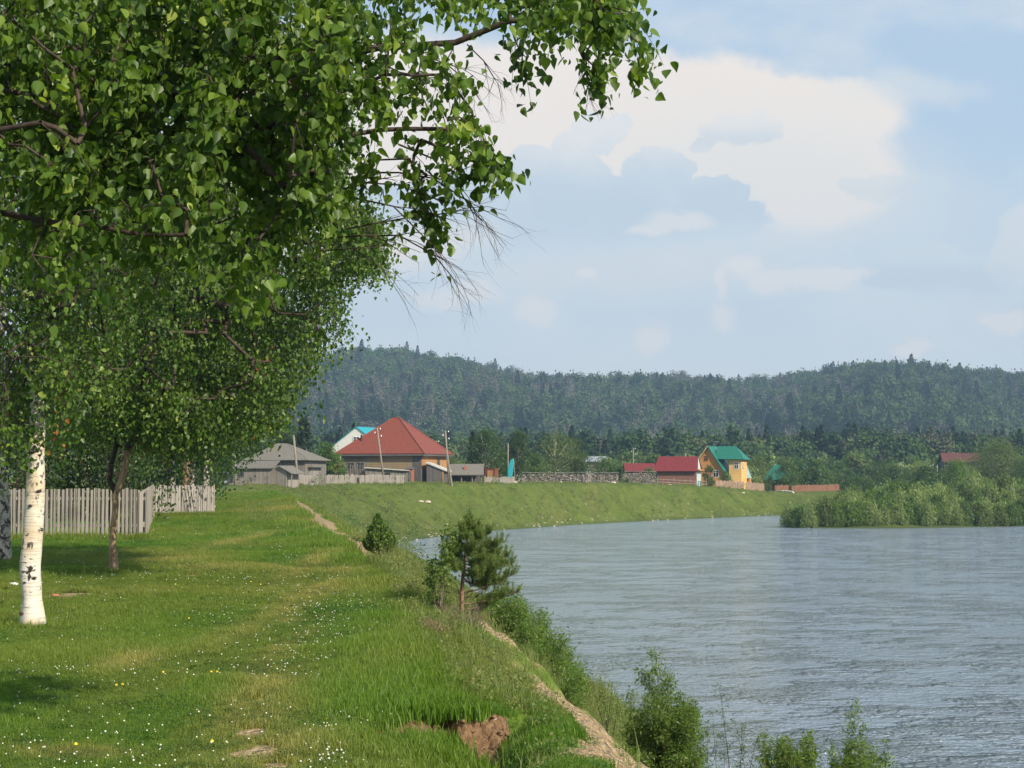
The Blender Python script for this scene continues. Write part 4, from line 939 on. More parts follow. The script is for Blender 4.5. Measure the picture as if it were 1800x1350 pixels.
def lawn(n, d0, d1, s0, s1, nm, lab, pxr=1000):
    x, y = field(n, d0, d1, 1.0, -80, pxr)
    soil, dry, tt, sl, iw, ip = masks(x, y)
    keep = (~iw) & (soil < .30 + .25 * rng.random(n)) & (ip | (tt < .16))
    patch = fbm(x / 1.1, y / 1.6, 5)
    keep &= rng.random(n) < (.50 + .8 * (patch > .42))
    x, y, dry, patch, tt, ip = x[keep], y[keep], dry[keep], patch[keep], tt[keep], ip[keep]
    z = height(x, y)
    s = (s0 + (s1 - s0) * (y - d0) / (d1 - d0)) * rng.uniform(.7, 1.3, len(x)) * (.75 + .9 * sstep(patch, .4, .7)) * (1 + .8 * sstep(-dist_crest(x, y), -1.6, -.2) * ip)
    # long grass round trunks and on the turf edge
    cl = rng.random(len(x)) < (.55 * sstep(patch, .40, .25) + .25)
    pk = np.where(cl, 5 + rng.integers(0, 3, len(x)), rng.integers(0, 5, len(x)))
    s = np.where(cl, np.minimum(s, s0 * 1.2 + (s1 - s0) * .8), s)
    hue = np.clip(fbm(x / 3.0, y / 5.0, 15) * 2.4 - .8 + rng.normal(0, .15, len(x)), 0, 1)
    return scatter(nm, np.stack([x, y, z], -1), tufts + clov, s, rng.random(len(x)) * 6.283, lab, 'grass', {'dryi': dry, 'huei': hue}, idx=pk)
def dist_crest(x, y): return pdist(x, y, CREST)
lawn(90000, 9.0, 19, .85, .95, 'lawn_grass', 'short green lawn grass and clover leaves in the foreground', 1060)
lawn(90000, 19, 42, 1.0, 1.4, 'meadow_grass', 'mown green grass of the middle lawn around the birch trunks', 860)
lawn(60000, 42, 120, 1.5, 2.4, 'far_meadow_grass', 'yellow-green grass of the far meadow strip before the village', 720)
# long grass: turf edge, tree feet, fence foot
def longgrass():
    X, Y = [], []
    for (cx, cy, r, n) in ((-5.22, 18.7, .55, 260), (-6.8, 29.3, .5, 160), (-9.8, 33, .7, 160)):
        X += list(cx + rng.normal(0, r, n)); Y += list(cy + rng.normal(0, r, n))
    for _ in range(1500):
        y = rng.uniform(12.5, 34); xc = np.interp(y, CREST[:, 1], CREST[:, 0]); X.append(xc - abs(rng.normal(0, .35)) + .25); Y.append(y) if True else 0
    for _ in range(900): X.append(rng.uniform(-15, -9.3)); Y.append(44 - abs(rng.normal(0, .3)))
    for _ in range(700): q = rng.random(); X.append(-14.2 + q * 2.4); Y.append(68 + q * 2 - abs(rng.normal(0, .35)))
    return np.array(X), np.array(Y)
lt = [tuft(22, .16, .0028, .07, .5, M['grass']) for _ in range(3)]
x, y = longgrass(); soil, dry, tt, sl, iw, ip = masks(x, y); k = soil < .5; x, y = x[k], y[k]
scatter('long_grass', np.stack([x, y, height(x, y)], -1), lt, rng.uniform(.35, .85, len(x)) * (1 + (y > 40) * .8), rng.random(len(x)) * 6.28, 'longer green grass along the turf edge, round the trunks and below the fence', 'grass', {'dryi': rng.random(len(x)) * .25, 'huei': rng.random(len(x))})
# slope herbs and tall bents
n = 17000; y = (9.0 ** 2 + (48 ** 2 - 81) * rng.random(n)) ** .5; tq = rng.random(n)
xc = np.interp(y, CREST[:, 1], CREST[:, 0]); xw = np.interp(y, WATER[:, 1], WATER[:, 0]); x = xc + (xw - xc) * tq
soil, dry, tt, sl, iw, ip = masks(x, y); pt = fbm(x / .7, y / .9, 8)
k = (soil < .34) & (rng.random(n) < .35 + 1.3 * (pt > .42)) & sl & ((np.abs(tt - np.interp(y, [10, 12, 14, 18, 24], [.10, .14, .19, .235, .20])) > .055) | (y > 26) | (rng.random(n) < .65)); x, y, tt = x[k], y[k], tt[k]
st = [tuft(24, .15, .0030, .09, .6, M['grass_slope']) for _ in range(3)] + [tuft(9, .34, .0022, .05, .35, M['grass_slope']) for _ in range(2)]
nb = 18; hb = []
for _ in range(3):
    P = np.concatenate([rng.normal(0, .05, (70, 2)), rng.uniform(.0, .16, (70, 1))], 1)
    hb.append(leaf_mesh('herb', P, rng.normal(0, 1, (70, 3)) + np.array([0, 0, .4]), rng.normal(0, 1, (70, 3)) + np.array([0, 0, .8]), rng.uniform(.015, .030, 70), M['grass_slope'], None, 'leaf', link=False))
pk = np.where(rng.random(len(x)) < .12, 3 + rng.integers(0, 2, len(x)), np.where(rng.random(len(x)) < .4, 5 + rng.integers(0, 3, len(x)), rng.integers(0, 3, len(x))))
scatter('slope_grass', np.stack([x, y, height(x, y)], -1), st + hb, rng.uniform(.6, 1.3, len(x)) * (1 + sstep(y, 18, 45) * .9), rng.random(len(x)) * 6.28, 'rough grey-green grass and herbs covering the eroding slope', 'grass', {'dryi': rng.random(len(x)) ** 3, 'huei': rng.random(len(x)) * .8}, idx=pk)
# far bank weeds
n = 60000; y = rng.uniform(60, 280, n); x = (rng.uniform(430, 1420, n) - 900) / FOC * y
soil, dry, tt, sl, iw, ip = masks(x, y); pt = fbm(x / 5, y / 5, 18); k = (~iw) & (soil < .4) & (tt < .97) & (rng.random(n) < .15 + 1.2 * (pt > .52)); x, y = x[k], y[k]
ft = [tuft(20, .26, .012, .22, .5, M['grass_slope']) for _ in range(3)]
scatter('bank_weeds', np.stack([x, y, height(x, y)], -1), ft, rng.uniform(.5, 1.3, len(x)) * (.5 + y / 500), rng.random(len(x)) * 6.28, 'uneven green weeds on the long far river bank', 'grass', {'dryi': rng.random(len(x)) ** 4, 'huei': rng.random(len(x)) * .9})
n = 900; y = rng.uniform(120, 262, n); x = (rng.uniform(560, 1400, n) - 900) / FOC * y
soil, dry, tt, sl, iw, ip = masks(x, y); k = sl & (fbm(x / 9, y / 9, 28) > .5); x, y = x[k], y[k]
scatter('dark_weeds', np.stack([x, y, height(x, y)], -1), hb, rng.uniform(3, 8, len(x)), rng.random(len(x)) * 6.28, 'dark clumps of nettles and weeds dotted over the far bank', 'weeds', {'dryi': x * 0, 'huei': x * 0})
# broad-leaved weeds and a few fallen leaves in the turf
ros = []
for _ in range(3):
    a_ = rng.random(11) * 6.283; P = np.stack([np.cos(a_) * .004, np.sin(a_) * .004, np.full(11, .012)], -1); Tn = np.stack([np.cos(a_), np.sin(a_), rng.uniform(.1, .9, 11)], -1)
    ros.append(leaf_mesh('rosette', P, Tn, np.tile([[0, 0, 1.]], (11, 1)) + rng.normal(0, .2, (11, 3)), rng.uniform(.04, .085, 11), M['clover'], None, 'leaf', link=False))
q = 1 / rng.uniform(1 / 28, 1 / 11, 900); x = (rng.uniform(-20, 820, 900) - 900) / FOC * q; kk = fbm(x / 1.2, q / 1.6, 66) > .46; x, q = x[kk], q[kk]
scatter('lawn_weeds', np.stack([x, q, height(x, q)], -1), ros, rng.uniform(.4, .85, len(x)), rng.random(len(x)) * 6.28, 'broad-leaved plantain and dandelion rosettes in the lawn', 'weeds', {'dryi': x * 0, 'huei': rng.random(len(x)) * .5})
# clover blossoms in drifts, and a few dandelions
fl = [flower(M['petal'], M['grass'], .050, .0062), flower(M['petal'], M['grass'], .065, .0052)]
cl_spots = [(200, 1010, 60, 8), (300, 1100, 120, 22), (150, 1205, 90, 20), (60, 1180, 70, 30), (100, 1275, 130, 22), (290, 1290, 100, 26), (560, 1100, 90, 60), (600, 1010, 60, 16), (560, 1200, 90, 60), (640, 1240, 80, 60), (520, 1310, 80, 40), (640, 1320, 90, 40), (150, 1330, 150, 24), (60, 1340, 80, 20), (620, 1140, 50, 40), (400, 1020, 50, 10), (360, 1130, 60, 10), (660, 1060, 40, 30), (560, 975, 60, 10), (600, 1120, 60, 90), (620, 1200, 70, 80), (570, 1250, 60, 60), (660, 1180, 50, 60), (590, 1060, 50, 30), (430, 905, 60, 5), (470, 880, 60, 3)]
X, Y = [], []
for px, py, rx, ry in cl_spots:
    n = 95 if px > 480 else 36
    q = np.clip(py + rng.normal(0, ry, n), 870, 1365); d = EYE * FOC / (q - HOR); X += list((px + rng.normal(0, rx, n) - 900) / FOC * d); Y += list(d)
q = 1 / rng.uniform(1 / 60, 1 / 9.3, 1300); X += list((rng.uniform(-20, 760, 1300) - 900) / FOC * q); Y += list(q)
x, y = np.array(X), np.array(Y); soil, dry, tt, sl, iw, ip = masks(x, y); k = (soil < .3) & ip & (rng.random(len(x)) < np.where((y < 13.5) & (x < -1.2), .38, 1)); x, y = x[k], y[k]
scatter('clover_flowers', np.stack([x, y, height(x, y) - .01], -1), fl, rng.uniform(.65, 1.2, len(x)) * (1 + .6 * sstep(y, 14, 50)), rng.random(len(x)) * 6.28, 'white clover blossoms sprinkled in drifts over the lawn', 'flowers', tilt=.2)
q = 1 / rng.uniform(1 / 30, 1 / 10, 16); x = (rng.uniform(0, 640, 16) - 900) / FOC * q
scatter('dandelions', np.stack([x, q, height(x, q) - .02], -1), [flower(M['petal_y'], M['grass'], .06, .011)], np.full(16, 1.), x * 0, 'a few yellow dandelion heads in the lawn', 'flowers')
# stones on the bank
M['clod2'] = mat_noise('shore_debris', (.20, .17, .13), (.42, .38, .31), 12, .9, .5)
M['clod'] = mat_noise('brown_soil', (.12, .07, .04), (.24, .15, .09), 30, .95, .6)
n = 9000; y = (9.6 ** 2 + (40 ** 2 - 92) * rng.random(n)) ** .5; xc = np.interp(y, CREST[:, 1], CREST[:, 0]); xw = np.interp(y, WATER[:, 1], WATER[:, 0]); x = xc + (xw - xc) * rng.random(n)
soil, dry, tt, sl, iw, ip = masks(x, y); k = (soil > .26) & sl; x, y = x[k], y[k]
def rock(r, seed, mat, name='stone', link=False, sx=1, sz=.7, sub=2):
    import bmesh
    bm = bmesh.new(); bmesh.ops.create_icosphere(bm, subdivisions=sub, radius=r)
    for v in bm.verts:
        nn = fbm(np.array([v.co.x / r * 1.3 + seed]), np.array([v.co.y / r * 1.3 + v.co.z / r + seed]), seed)[0]; v.co *= .75 + .5 * nn; v.co.x *= sx; v.co.z *= sz
    me = bpy.data.meshes.new(name); bm.to_mesh(me); bm.free(); me.materials.append(mat)
    for p in me.polygons: p.use_smooth = True
    o = bpy.data.objects.new(name, me)
    if link: COL.objects.link(o)
    return o
q = rng.random(260); y = 150 + 112 * q; xw_ = np.interp(y, [145*.91, 158*.91, 170*.91, 182*.91, 201*.91, 227*.91, 250*.91, 272*.91, 282*.91], np.array([-8.6, -11.3, -11, -8.5, -3.4, 7.6, 21, 36, 44]) * .91)
x = xw_ - np.abs(rng.normal(0, 1.6, 260)); z_ = height(x, y); k = (z_ > ZW - .1) & (fbm(x / 6, y / 6, 12) > .44)
scatter('shore_stones', np.stack([x, y, z_], -1)[k], [rock(.11, s, M['clod2']) for s in range(3)], rng.uniform(.4, 1.5, k.sum()), rng.random(k.sum()) * 6.28, 'pale stones and debris along the waterline of the far bank', 'stones')
scatter('soil_clods', (lambda a, b: np.stack([a, b, height(a, b)], -1))(rng.uniform(-.85, .1, 260), rng.uniform(10.2, 12.0, 260)), [rock(.022, s, M['clod']) for s in range(3)], rng.uniform(.3, 1.4, 260), rng.random(260) * 6.28, 'crumbled brown soil clods on the little turf scarp', 'soil')
scatter('gravel', np.stack([x, y, height(x, y)], -1), [rock(.022, s, M['stone']) for s in range(4)], rng.uniform(.3, 1.25, len(x)) ** 1.4, rng.random(len(x)) * 6.28, 'small pale stones lying in the eroded bank soil', 'stones')
for i, (px, py, r, lab) in enumerate([(888, 1348, .085, 'large rounded pale boulder sticking out of the soil scar at the bottom edge'), (868, 1326, .035, 'small pale stone on the soil scar just above the boulder')]):
    d = 10.0 if i == 0 else 10.4; p = T(px, py, d); o = rock(r, 3 + i, M['stone'], 'boulder', True, 1.3, .75, 4); o.location = (p[0], p[1], ground(p[0], p[1]) + r * .3); tag(o, lab, 'stone')
for i, (px, py, c_, lab) in enumerate([(26, 1030, 'white', 'crumpled pale scrap of litter in the grass left of the white birch'), (101, 1050, 'brick', 'piece of red brick lying in the grass right of the white birch')]):
    d = EYE * FOC / (py - HOR); p = T(px, py, d); o = rock(.06 if i == 0 else .05, 9 + i, M[c_], 'litter' if i == 0 else 'broken_brick', True, 1.4, .5, 2); o.location = (p[0], p[1], ground(p[0], p[1]) + .03); tag(o, lab, 'litter' if i == 0 else 'brick')

# ------------------------------------------------------------ fences
def fence(name, label, p0, p1, h, bw, gap, mat, cat='fence', rails=True, jag=.03, post_every=2.2, lean=.01, missing=0.0, group=None, miss_at=(), rail_h=(.25, .78)):
    p0 = np.array(p0, float); p1 = np.array(p1, float); L = np.linalg.norm(p1 - p0); u = (p1 - p0) / L; ang = math.atan2(u[1], u[0])
    z0 = ground(*p0)
    root = empty(name, (p0[0], p0[1], z0), ang, label, cat, group)
    m = MB(); n = int(L / (bw + gap)); s0 = (bw + gap)
    for i in range(n):
        if rng.random() < missing or any(a <= i / n <= b for a, b in miss_at): continue
        a = i * s0; c = p0 + u * (a + bw / 2); zg = ground(c[0], c[1]) - z0; hh = h + rng.normal(0, jag); ln = rng.normal(0, lean); yo = rng.normal(0, .004); bot = zg - .05
        b = bw * rng.uniform(.88, 1.0)
        v = [(a, yo - .011, bot), (a + b, yo - .011, bot), (a + b, yo + .011, bot), (a, yo + .011, bot), (a + ln, yo - .011, zg + hh), (a + b + ln, yo - .011, zg + hh + rng.normal(0, jag * .3)), (a + b + ln, yo + .011, zg + hh), (a + ln, yo + .011, zg + hh)]
        m.add(v, [(0, 3, 2, 1), (4, 5, 6, 7), (0, 1, 5, 4), (1, 2, 6, 5), (2, 3, 7, 6), (3, 0, 4, 7)])
    m.build('boards', mat, root)
    if rails:
        k = max(1, int(L / 4))
        for f in rail_h:
            r = MB()
            for i in range(k):
                a, b = L * i / k, L * (i + 1) / k; ca, cb = p0 + u * a, p0 + u * b; za, zb = ground(*ca) - z0 + h * f, ground(*cb) - z0 + h * f
                r.add([(a, .02, za), (b, .02, zb), (b, .06, zb), (a, .06, za), (a, .02, za + .08), (b, .02, zb + .08), (b, .06, zb + .08), (a, .06, za + .08)], [(0, 3, 2, 1), (4, 5, 6, 7), (0, 1, 5, 4), (1, 2, 6, 5), (2, 3, 7, 6), (3, 0, 4, 7)])
            r.build('rail', mat, root)
        for i in range(int(L / post_every) + 1):
            a = min(i * post_every, L - .05); c = p0 + u * a; zg = ground(*c) - z0
            MB().box(a - .05, a + .05, .062, .16, zg - .2, zg + h * .97).build('post', mat, root)
    return root
fx = lambda px, d: ((px - 900) / FOC * d, d)
fence('picket_fence', 'weathered grey picket fence behind the white birch', fx(-120, 44.2), fx(256, 44), 1.30, .068, .036, M['wood_grey'], jag=.018, miss_at=((.70, .712), (.36, .365)), group='weathered wooden fences')
fence('board_fence', 'short return of grey boards running back from the picket fence corner', fx(257.5, 44.05), fx(273, 68), 1.26, .13, .006, M['wood_grey'], jag=.02, group='weathered wooden fences', rail_h=(.3, .8))
fn = fence('board_fence', 'solid grey board fence with some slanting boards, behind the crooked brown trunk', fx(274, 68), fx(381, 71), 1.22, .12, .004, M['wood_grey'], jag=.025, lean=.03, group='weathered wooden fences')
mm = MB()
for a in (1.55, 1.72, 1.90, 2.08): mm.slab([(a + .18, -.03, .0), (a + .29, -.03, .0), (a, -.03, 1.24), (a - .11, -.03, 1.24)], .02)
mm.build('leaning_boards', M['wood_grey'], fn)

# ------------------------------------------------------------ village
def shell(px, py_base, d, rz, name, label, cat='building', group=None, dz=0):
    x = (px - 900) / FOC * d
    z = ground(x, d) + dz
    return empty(name, (x, d, z), rz, label, cat, group), z
def window(parent, x, y, z, w_, h_, rz=0, fm='white', mull=True, name='window'):
    """frame with a pane; local front -Y"""
    f = MB(); b = .09
    f.box(-w_/2 - b, w_/2 + b, -.05, .0, -h_/2 - b, -h_/2); f.box(-w_/2 - b, w_/2 + b, -.05, 0, h_/2, h_/2 + b)
    f.box(-w_/2 - b, -w_/2, -.05, 0, -h_/2, h_/2); f.box(w_/2, w_/2 + b, -.05, 0, -h_/2, h_/2)
    if mull: f.box(-.025, .025, -.045, 0, -h_/2, h_/2); f.box(-w_/2, -.03, -.04, 0, h_ * .18, h_ * .18 + .04); f.box(.03, w_/2, -.04, 0, h_ * .18, h_ * .18 + .04)
    o = f.build(name, M[fm], parent); o.location = (x, y, z); o.rotation_euler = (0, 0, rz)
    MB().box(-w_/2, w_/2, -.018, -.002, -h_/2, h_/2).build('pane', M['glass'], o)
    return o
def wx(px, d): return (px - 900) / FOC * d
def wz(py, d): return EYE + (HOR - py) / FOC * d

# big house under a red hipped roof
a = R(-16); W_, D_ = 9.9, 9.6
H1, z0 = shell(600, 850, 200, a, 'farmhouse', 'big old log farmhouse under a rusty red hipped roof')
eh = wz(797, 200) - z0; ph = wz(736, 203) - z0
MB().box(0, 3.2, 0, .25, -.4, eh + .1).build('wall', M['wood_logs'], H1)
MB().box(3.2, 7.9 + .9, .02, .25, -.4, eh + .1).build('wall', M['wood_tan'], H1)
MB().box(8.8, W_, .01, .25, -.4, eh + .1).build('wall', M['wood_dark'], H1)
MB().box(W_ - .25, W_, .25, D_, 1.6, eh + .1).build('wall', M['wood_orange'], H1)
MB().box(W_ - .24, W_ + .01, .25, D_, -.4, 1.6).build('wall', M['wood_grey2'], H1)
MB().box(0, .25, .25, D_, -.4, eh + .1).box(.25, W_ - .25, D_ - .25, D_, -.4, eh + .1).build('wall', M['wood_logs'], H1)
o_ = .55; x0, x1, y0, y1 = -o_, W_ + o_, -o_, D_ + o_
ra, rb = (W_ / 2 - .2, D_ / 2, ph), (W_ / 2 + .5, D_ / 2, ph); e = eh - .1
flare = .0
rf = MB(); th = .07
rf.slab([(x0, y0, e), (x1, y0, e), rb, ra], th); rf.slab([(x1, y0, e), (x1, y1, e), rb], th); rf.slab([(x1, y1, e), (x0, y1, e), ra, rb], th); rf.slab([(x0, y1, e), (x0, y0, e), ra], th)
ro = rf.build('roof', M['roof_red'], H1)
cp = MB()
for p_, q_ in (((x1, y0, e), rb), ((x0, y0, e), ra), ((x1, y1, e), rb), (ra, rb)): cp.tube(Vector(p_) + Vector((0, 0, .09)), Vector(q_) + Vector((0, 0, .09)), .09, k=6)
cp.build('ridge_cap', M['roof_red'], ro)
MB().tube((2.0, 1.35, eh + .4), (2.0, 1.35, eh + 2.2), .11).build('stovepipe', M['dark'], ro)
MB().box(x0 + .1, x1 - .1, y0 + .02, y0 + .10, e - .22, e - .03).box(x1 - .1, x1 - .02, y0 + .02, y1, e - .22, e - .03).build('eaves_board', M['wood_dark'], H1)
for xx_, zz_ in ((1.2, 1.9), (2.4, 1.9)): window(H1, xx_, -.003, zz_, .8, 1.0, 0, 'wood_grey2')
window(H1, W_ + .001, 6.2, 2.4, .8, .9, R(90), 'wood_grey2')
# lean-to of grey boards before it
L1, z0 = shell(643, 850, 194, R(-4), 'lean_to_shed', 'low grey board shed with a thin pale roof edge against the farmhouse front', 'shed')
hl = wz(823, 194) - z0; hr = wz(828, 194) - z0
MB().prism([(0, -.3), (4.7, -.3), (4.7, hr), (0, hl)], 0, 2.6).build('wall', M['wood_grey2'], L1)
MB().slab([(-.15, -.3, hl + .01), (4.9, -.3, hr + .01), (4.9, 2.7, hr + .02), (-.15, 2.7, hl + .02)], .09).build('roof', M['pale_edge'], L1)
window(L1, 2.5, -.002, hl * .55, .45, .35, 0, 'dark', False)
B1, z0 = shell(714, 850, 195, R(-4), 'brick_shed', 'narrow reddish doorway shed between the grey board shed and the orange boarded corner', 'shed')
MB().box(0, .75, 0, 1.4, -.3, 1.6).build('wall', M['brick'], B1)
MB().slab([(-.1, -.15, 1.6), (.85, -.15, 1.6), (.85, 1.5, 1.8), (-.1, 1.5, 1.8)], .07).build('roof', M['wood_dark'], B1)
MB().box(.18, .6, -.03, -.002, -.1, 1.3).build('door', M['wood_dark'], B1)
S1, z0 = shell(750, 850, 197, R(-10), 'dark_shed', 'dark boarded shed with a white sloping roof edge at the right corner of the farmhouse', 'shed')
hl = wz(815, 197) - z0; hr = wz(827, 197) - z0
MB().prism([(0, -.3), (2.0, -.3), (2.0, hr), (0, hl)], 0, 2.8).build('wall', M['wood_dark'], S1)
MB().prism([(-.12, hl + .05), (2.35, hr - .12), (2.35, hr + .02), (-.12, hl + .19)], -.15, 2.9).build('roof', M['pale_edge'], S1)
MB().box(1.86, 2.02, -.03, -.002, -.3, hr - .05).build('corner_board', M['wood_orange'], S1)
P1, z0 = shell(611, 850, 196, 0, 'lumber_stack', 'dark brown pile of stacked boards in front of the farmhouse left end', 'lumber stack')
st_ = MB()
for i in range(7): st_.box(rng.uniform(0, .15), 1.9 + rng.uniform(0, .15), 0, 1.2, i * .26 - .1, i * .26 + .09)
st_.build('stacked_boards', M['wood_dark'], P1)
pp = MB()
for i in range(6): pp.tube((.3 + i * .28, -.06, -.1), (.35 + i * .27, -.06, 1.9 + rng.uniform(0, .3)), .03, k=5)
pp.build('uprights', M['pole'], P1)
# white gabled house with turquoise roof behind
G1, z0 = shell(583, 850, 232, R(-20), 'gabled_house', 'white gable with a turquoise roof showing behind the left slope of the red roof')
Wd = 7.4; ez = wz(785, 232) - z0; pz = wz(751, 232) - z0
MB().prism([(0, -.5), (Wd, -.5), (Wd, ez), (Wd / 2, pz), (0, ez)], 0, 8).build('wall', M['white'], G1)
MB().slab([(-.3, -.12, ez - .2), (Wd / 2, -.12, pz + .05), (Wd / 2, 8.3, pz + .05), (-.3, 8.3, ez - .2)][::-1], .1).slab([(Wd / 2, -.12, pz + .05), (Wd + .3, -.12, ez - .2), (Wd + .3, 8.3, ez - .2), (Wd / 2, 8.3, pz + .05)][::-1], .1).build('roof', M['turq'], G1)
window(G1, Wd / 2, -.003, ez + .8, .8, .9)
# grey board barn complex on the left
A1, z0 = shell(436, 850, 172, R(-12), 'old_barn', 'old grey barn with a broad sagging hipped shingle roof, left behind the low sheds', 'barn')
Wb, Db = 6.1, 6.6; ez = wz(810, 172) - z0; pz = wz(781, 175) - z0
MB().box(0, Wb, 0, Db, -.5, ez).build('wall', M['wood_grey2'], A1)
ra, rb = (2.2, 2.6, pz), (Wb - 2.9, 2.6, pz)
rf = MB(); x0, x1, y0, y1 = -.4, Wb + .4, -.4, Db + .4
rf.slab([(x0, y0, ez), (x1, y0, ez), rb, ra], .08).slab([(x1, y0, ez), (x1, y1, ez), rb], .08).slab([(x1, y1, ez), (x0, y1, ez), ra, rb], .08).slab([(x0, y1, ez), (x0, y0, ez), ra], .08)
rf.build('roof', M['shingle'], A1)
A2, z0 = shell(404, 850, 164, R(-6), 'board_shed', 'long low shed of weathered vertical boards with a dark window, beside the old van', 'shed')
h1 = wz(824, 164) - z0; h2 = wz(815, 164) - z0
MB().box(0, 4.0, 0, 3.0, -.4, h1).build('wall', M['wood_grey2'], A2)
MB().slab([(-.2, -.3, h1 - .02), (4.35, -.3, h1 + .02), (4.2, 3.1, h2 + .25), (-.1, 3.1, h2 + .2)], .08).build('roof', M['shingle'], A2)
window(A2, 1.15, -.003, h1 - .5, .42, .42, 0, 'wood_dark', False)
A3, z0 = shell(478, 850, 165, R(-28), 'gabled_shed', 'small pale grey gabled lean-to with porch roof between low shed and barn annex', 'shed')
hz_ = wz(820, 165) - z0
MB().prism([(0, -.4), (1.75, -.4), (1.75, hz_ - .5), (.9, hz_), (0, hz_ - .2)], 0, 2.0).build('wall', M['wood_grey'], A3)
MB().slab([(.85, -.15, hz_ + .02), (2.5, -.15, hz_ - .75), (2.5, 2.2, hz_ - .75), (.85, 2.2, hz_ + .02)], .07).build('roof', M['shingle'], A3)
MB().tube((2.35, 0, -.3), (2.35, 0, hz_ - .72), .06).build('porch_post', M['pole'], A3)
A4, z0 = shell(507, 850, 172, R(-8), 'barn_annex', 'grey board annex under a low hipped roof at the right end of the old barn', 'shed')
hz_ = wz(822, 172) - z0; pk_ = wz(804, 172) - z0
MB().box(0, 2.35, 0, 3.4, -.4, hz_).build('wall', M['wood_grey'], A4)
rf = MB().slab([(-1.2, -.35, hz_ + .02), (2.7, -.35, hz_), (1.0, 2.0, pk_), (-.8, 2.0, pk_)], .07).slab([(2.7, -.35, hz_), (2.7, 3.7, hz_), (1.0, 2.0, pk_)], .07).slab([(2.7, 3.7, hz_), (-.8, 3.7, hz_), (-.8, 2.0, pk_), (1.0, 2.0, pk_)], .07)
rf.build('roof', M['shingle'], A4)
window(A4, 1.6, -.003, hz_ - .55, .35, .45, 0, 'wood_grey', False)
# debris before the shed
Db_, z0 = shell(425, 850, 161, 0, 'scrap_lumber', 'heap of broken brown boards lying before the long low shed', 'lumber heap')
dm = MB()
for i in range(46):
    p = Vector((rng.normal(.6, .55), rng.normal(0, .3), .06 + abs(rng.normal(0, .12)))); q = p + Vector((rng.normal(0, .6), rng.normal(0, .2), rng.normal(.03, .12))); dm.tube(p, q, .03, k=4)
dm.build('broken_boards', M['pole'], Db_)
# village fences
vf = 'old village fences'
def vfence(px0, d0, px1, d1, h, mat, lab, **kw): return fence('village_fence', lab, fx(px0, d0), fx(px1, d1), h, .16, .012, M[mat], group=vf, jag=.05, lean=.03, **kw)
vfence(555, 181, 632, 183, .92, 'wood_grey', 'grey board fence from the barn annex to the front of the farmhouse', post_every=3)
vfence(633, 182.5, 712, 184, .95, 'wood_grey', 'paler patched board fence directly before the farmhouse sheds', missing=.04, post_every=3)
vfence(517, 170, 556, 171, 1.0, 'wood_grey', 'short grey board fence below the barn annex roof', post_every=3)
vfence(852, 206, 905, 208, .75, 'wood_grey', 'low grey fence below the rust-red box', post_every=3)
vfence(1258, 258, 1308, 262, 1.15, 'wood_pink', 'pinkish brown board fence in front of the yellow house', post_every=3)
vfence(1312, 263, 1343, 268, 1.15, 'wood_pink', 'short pinkish fence length right of the gap, below the pale metal roof', post_every=3)
vfence(1362, 280, 1386, 283, 1.1, 'wood_red', 'short orange-brown fence length left of the leafy bush by the green roof', post_every=3)
vfence(1391, 283, 1475, 292, 1.05, 'wood_red', 'long orange-brown board fence ending at the dark bushes', post_every=3)
RFn, z0 = shell(1155, 850, 246, 0, 'rail_fence', 'open pale rail fence between the stacked firewood and the yellow house', 'fence')
for i in range(10):
    xx_ = i * .92; zg = ground(RFn.location.x + xx_, 246 + i * 1.2) - z0
    MB().box(xx_ - .05, xx_ + .05, i * 1.2 - .05, i * 1.2 + .05, zg - .2, zg + (1.0 if i % 3 else 1.2)).build('post', M['pole'], RFn)
for hh in (.85, .45):
    g9 = ground(RFn.location.x + 8.28, 246 + 10.8) - z0
    MB().slab([(-.2, -.08, hh), (8.4, 10.7, g9 + hh), (8.4, 10.74, g9 + hh), (-.2, -.04, hh)], .07).build('rail', M['pole'], RFn)
# log shed with shingle roof, rusty box, turquoise sheet, woodpiles
K1, z0 = shell(788, 850, 207, R(-2), 'log_shed', 'long low open shed with a ragged grey shingle roof right of the utility poles', 'shed')
zt = wz(817, 209) - z0; zb = wz(836, 206) - z0
MB().slab([(0, -.4, zb), (4.35, -.4, zb), (4.2, 2.2, zt), (.1, 2.2, zt)], .12).slab([(.1, 2.2, zt), (4.2, 2.2, zt), (4.35, 4.6, zb), (0, 4.6, zb)], .12).build('roof', M['shingle'], K1)
MB().box(.3, 4.0, 2.0, 2.2, -.4, zb).build('wall', M['wood_dark'], K1)
for xx_ in (.3, 1.6, 2.9, 4.0): MB().tube((xx_, 0, -.3), (xx_, 0, zb + .1), .08).build('post', M['pole'], K1)
MB().box(1.85, 2.2, .75, 1.1, zb + .75, zb + 1.15).build('vent', M['brick'], K1)
Q1, z0 = shell(852, 850, 210, R(-18), 'rusty_container', 'small rust-red iron box with an open lighter door, beside the shingle-roofed shed', 'container')
zz_ = wz(824, 210) - z0
MB().box(0, 1.35, 0, 1.3, -.3, zz_).build('body', M['rust'], Q1); MB().box(.35, 1.0, -.04, -.002, .2, zz_ - .2).build('door', M['wood_orange'], Q1)
MB().box(-.05, 1.4, -.06, 1.35, zz_, zz_ + .06).build('lid', M['rust'], Q1)
V1, z0 = shell(892, 850, 216, 0, 'upturned_boat', 'bright turquoise boat hull stood on end among scrap in front of the birches', 'boat')
zt = wz(806, 216) - z0
prof = [(0, 0.2), (.02, 1.2), (.12, 2.0), (.35, 2.6), (.62, 2.85), (.86, 2.6), (.72, 1.6), (.62, .8), (.6, .2)]
s_ = zt / 2.85; MB().prism([(x_ * 1.0, z_ * s_) for x_, z_ in prof], 0, .35).build('hull', M['turq'], V1, bevel=.08)
MB().tube((1.0, .1, 0), (.75, .1, zt), .05).build('prop', M['pole'], V1)
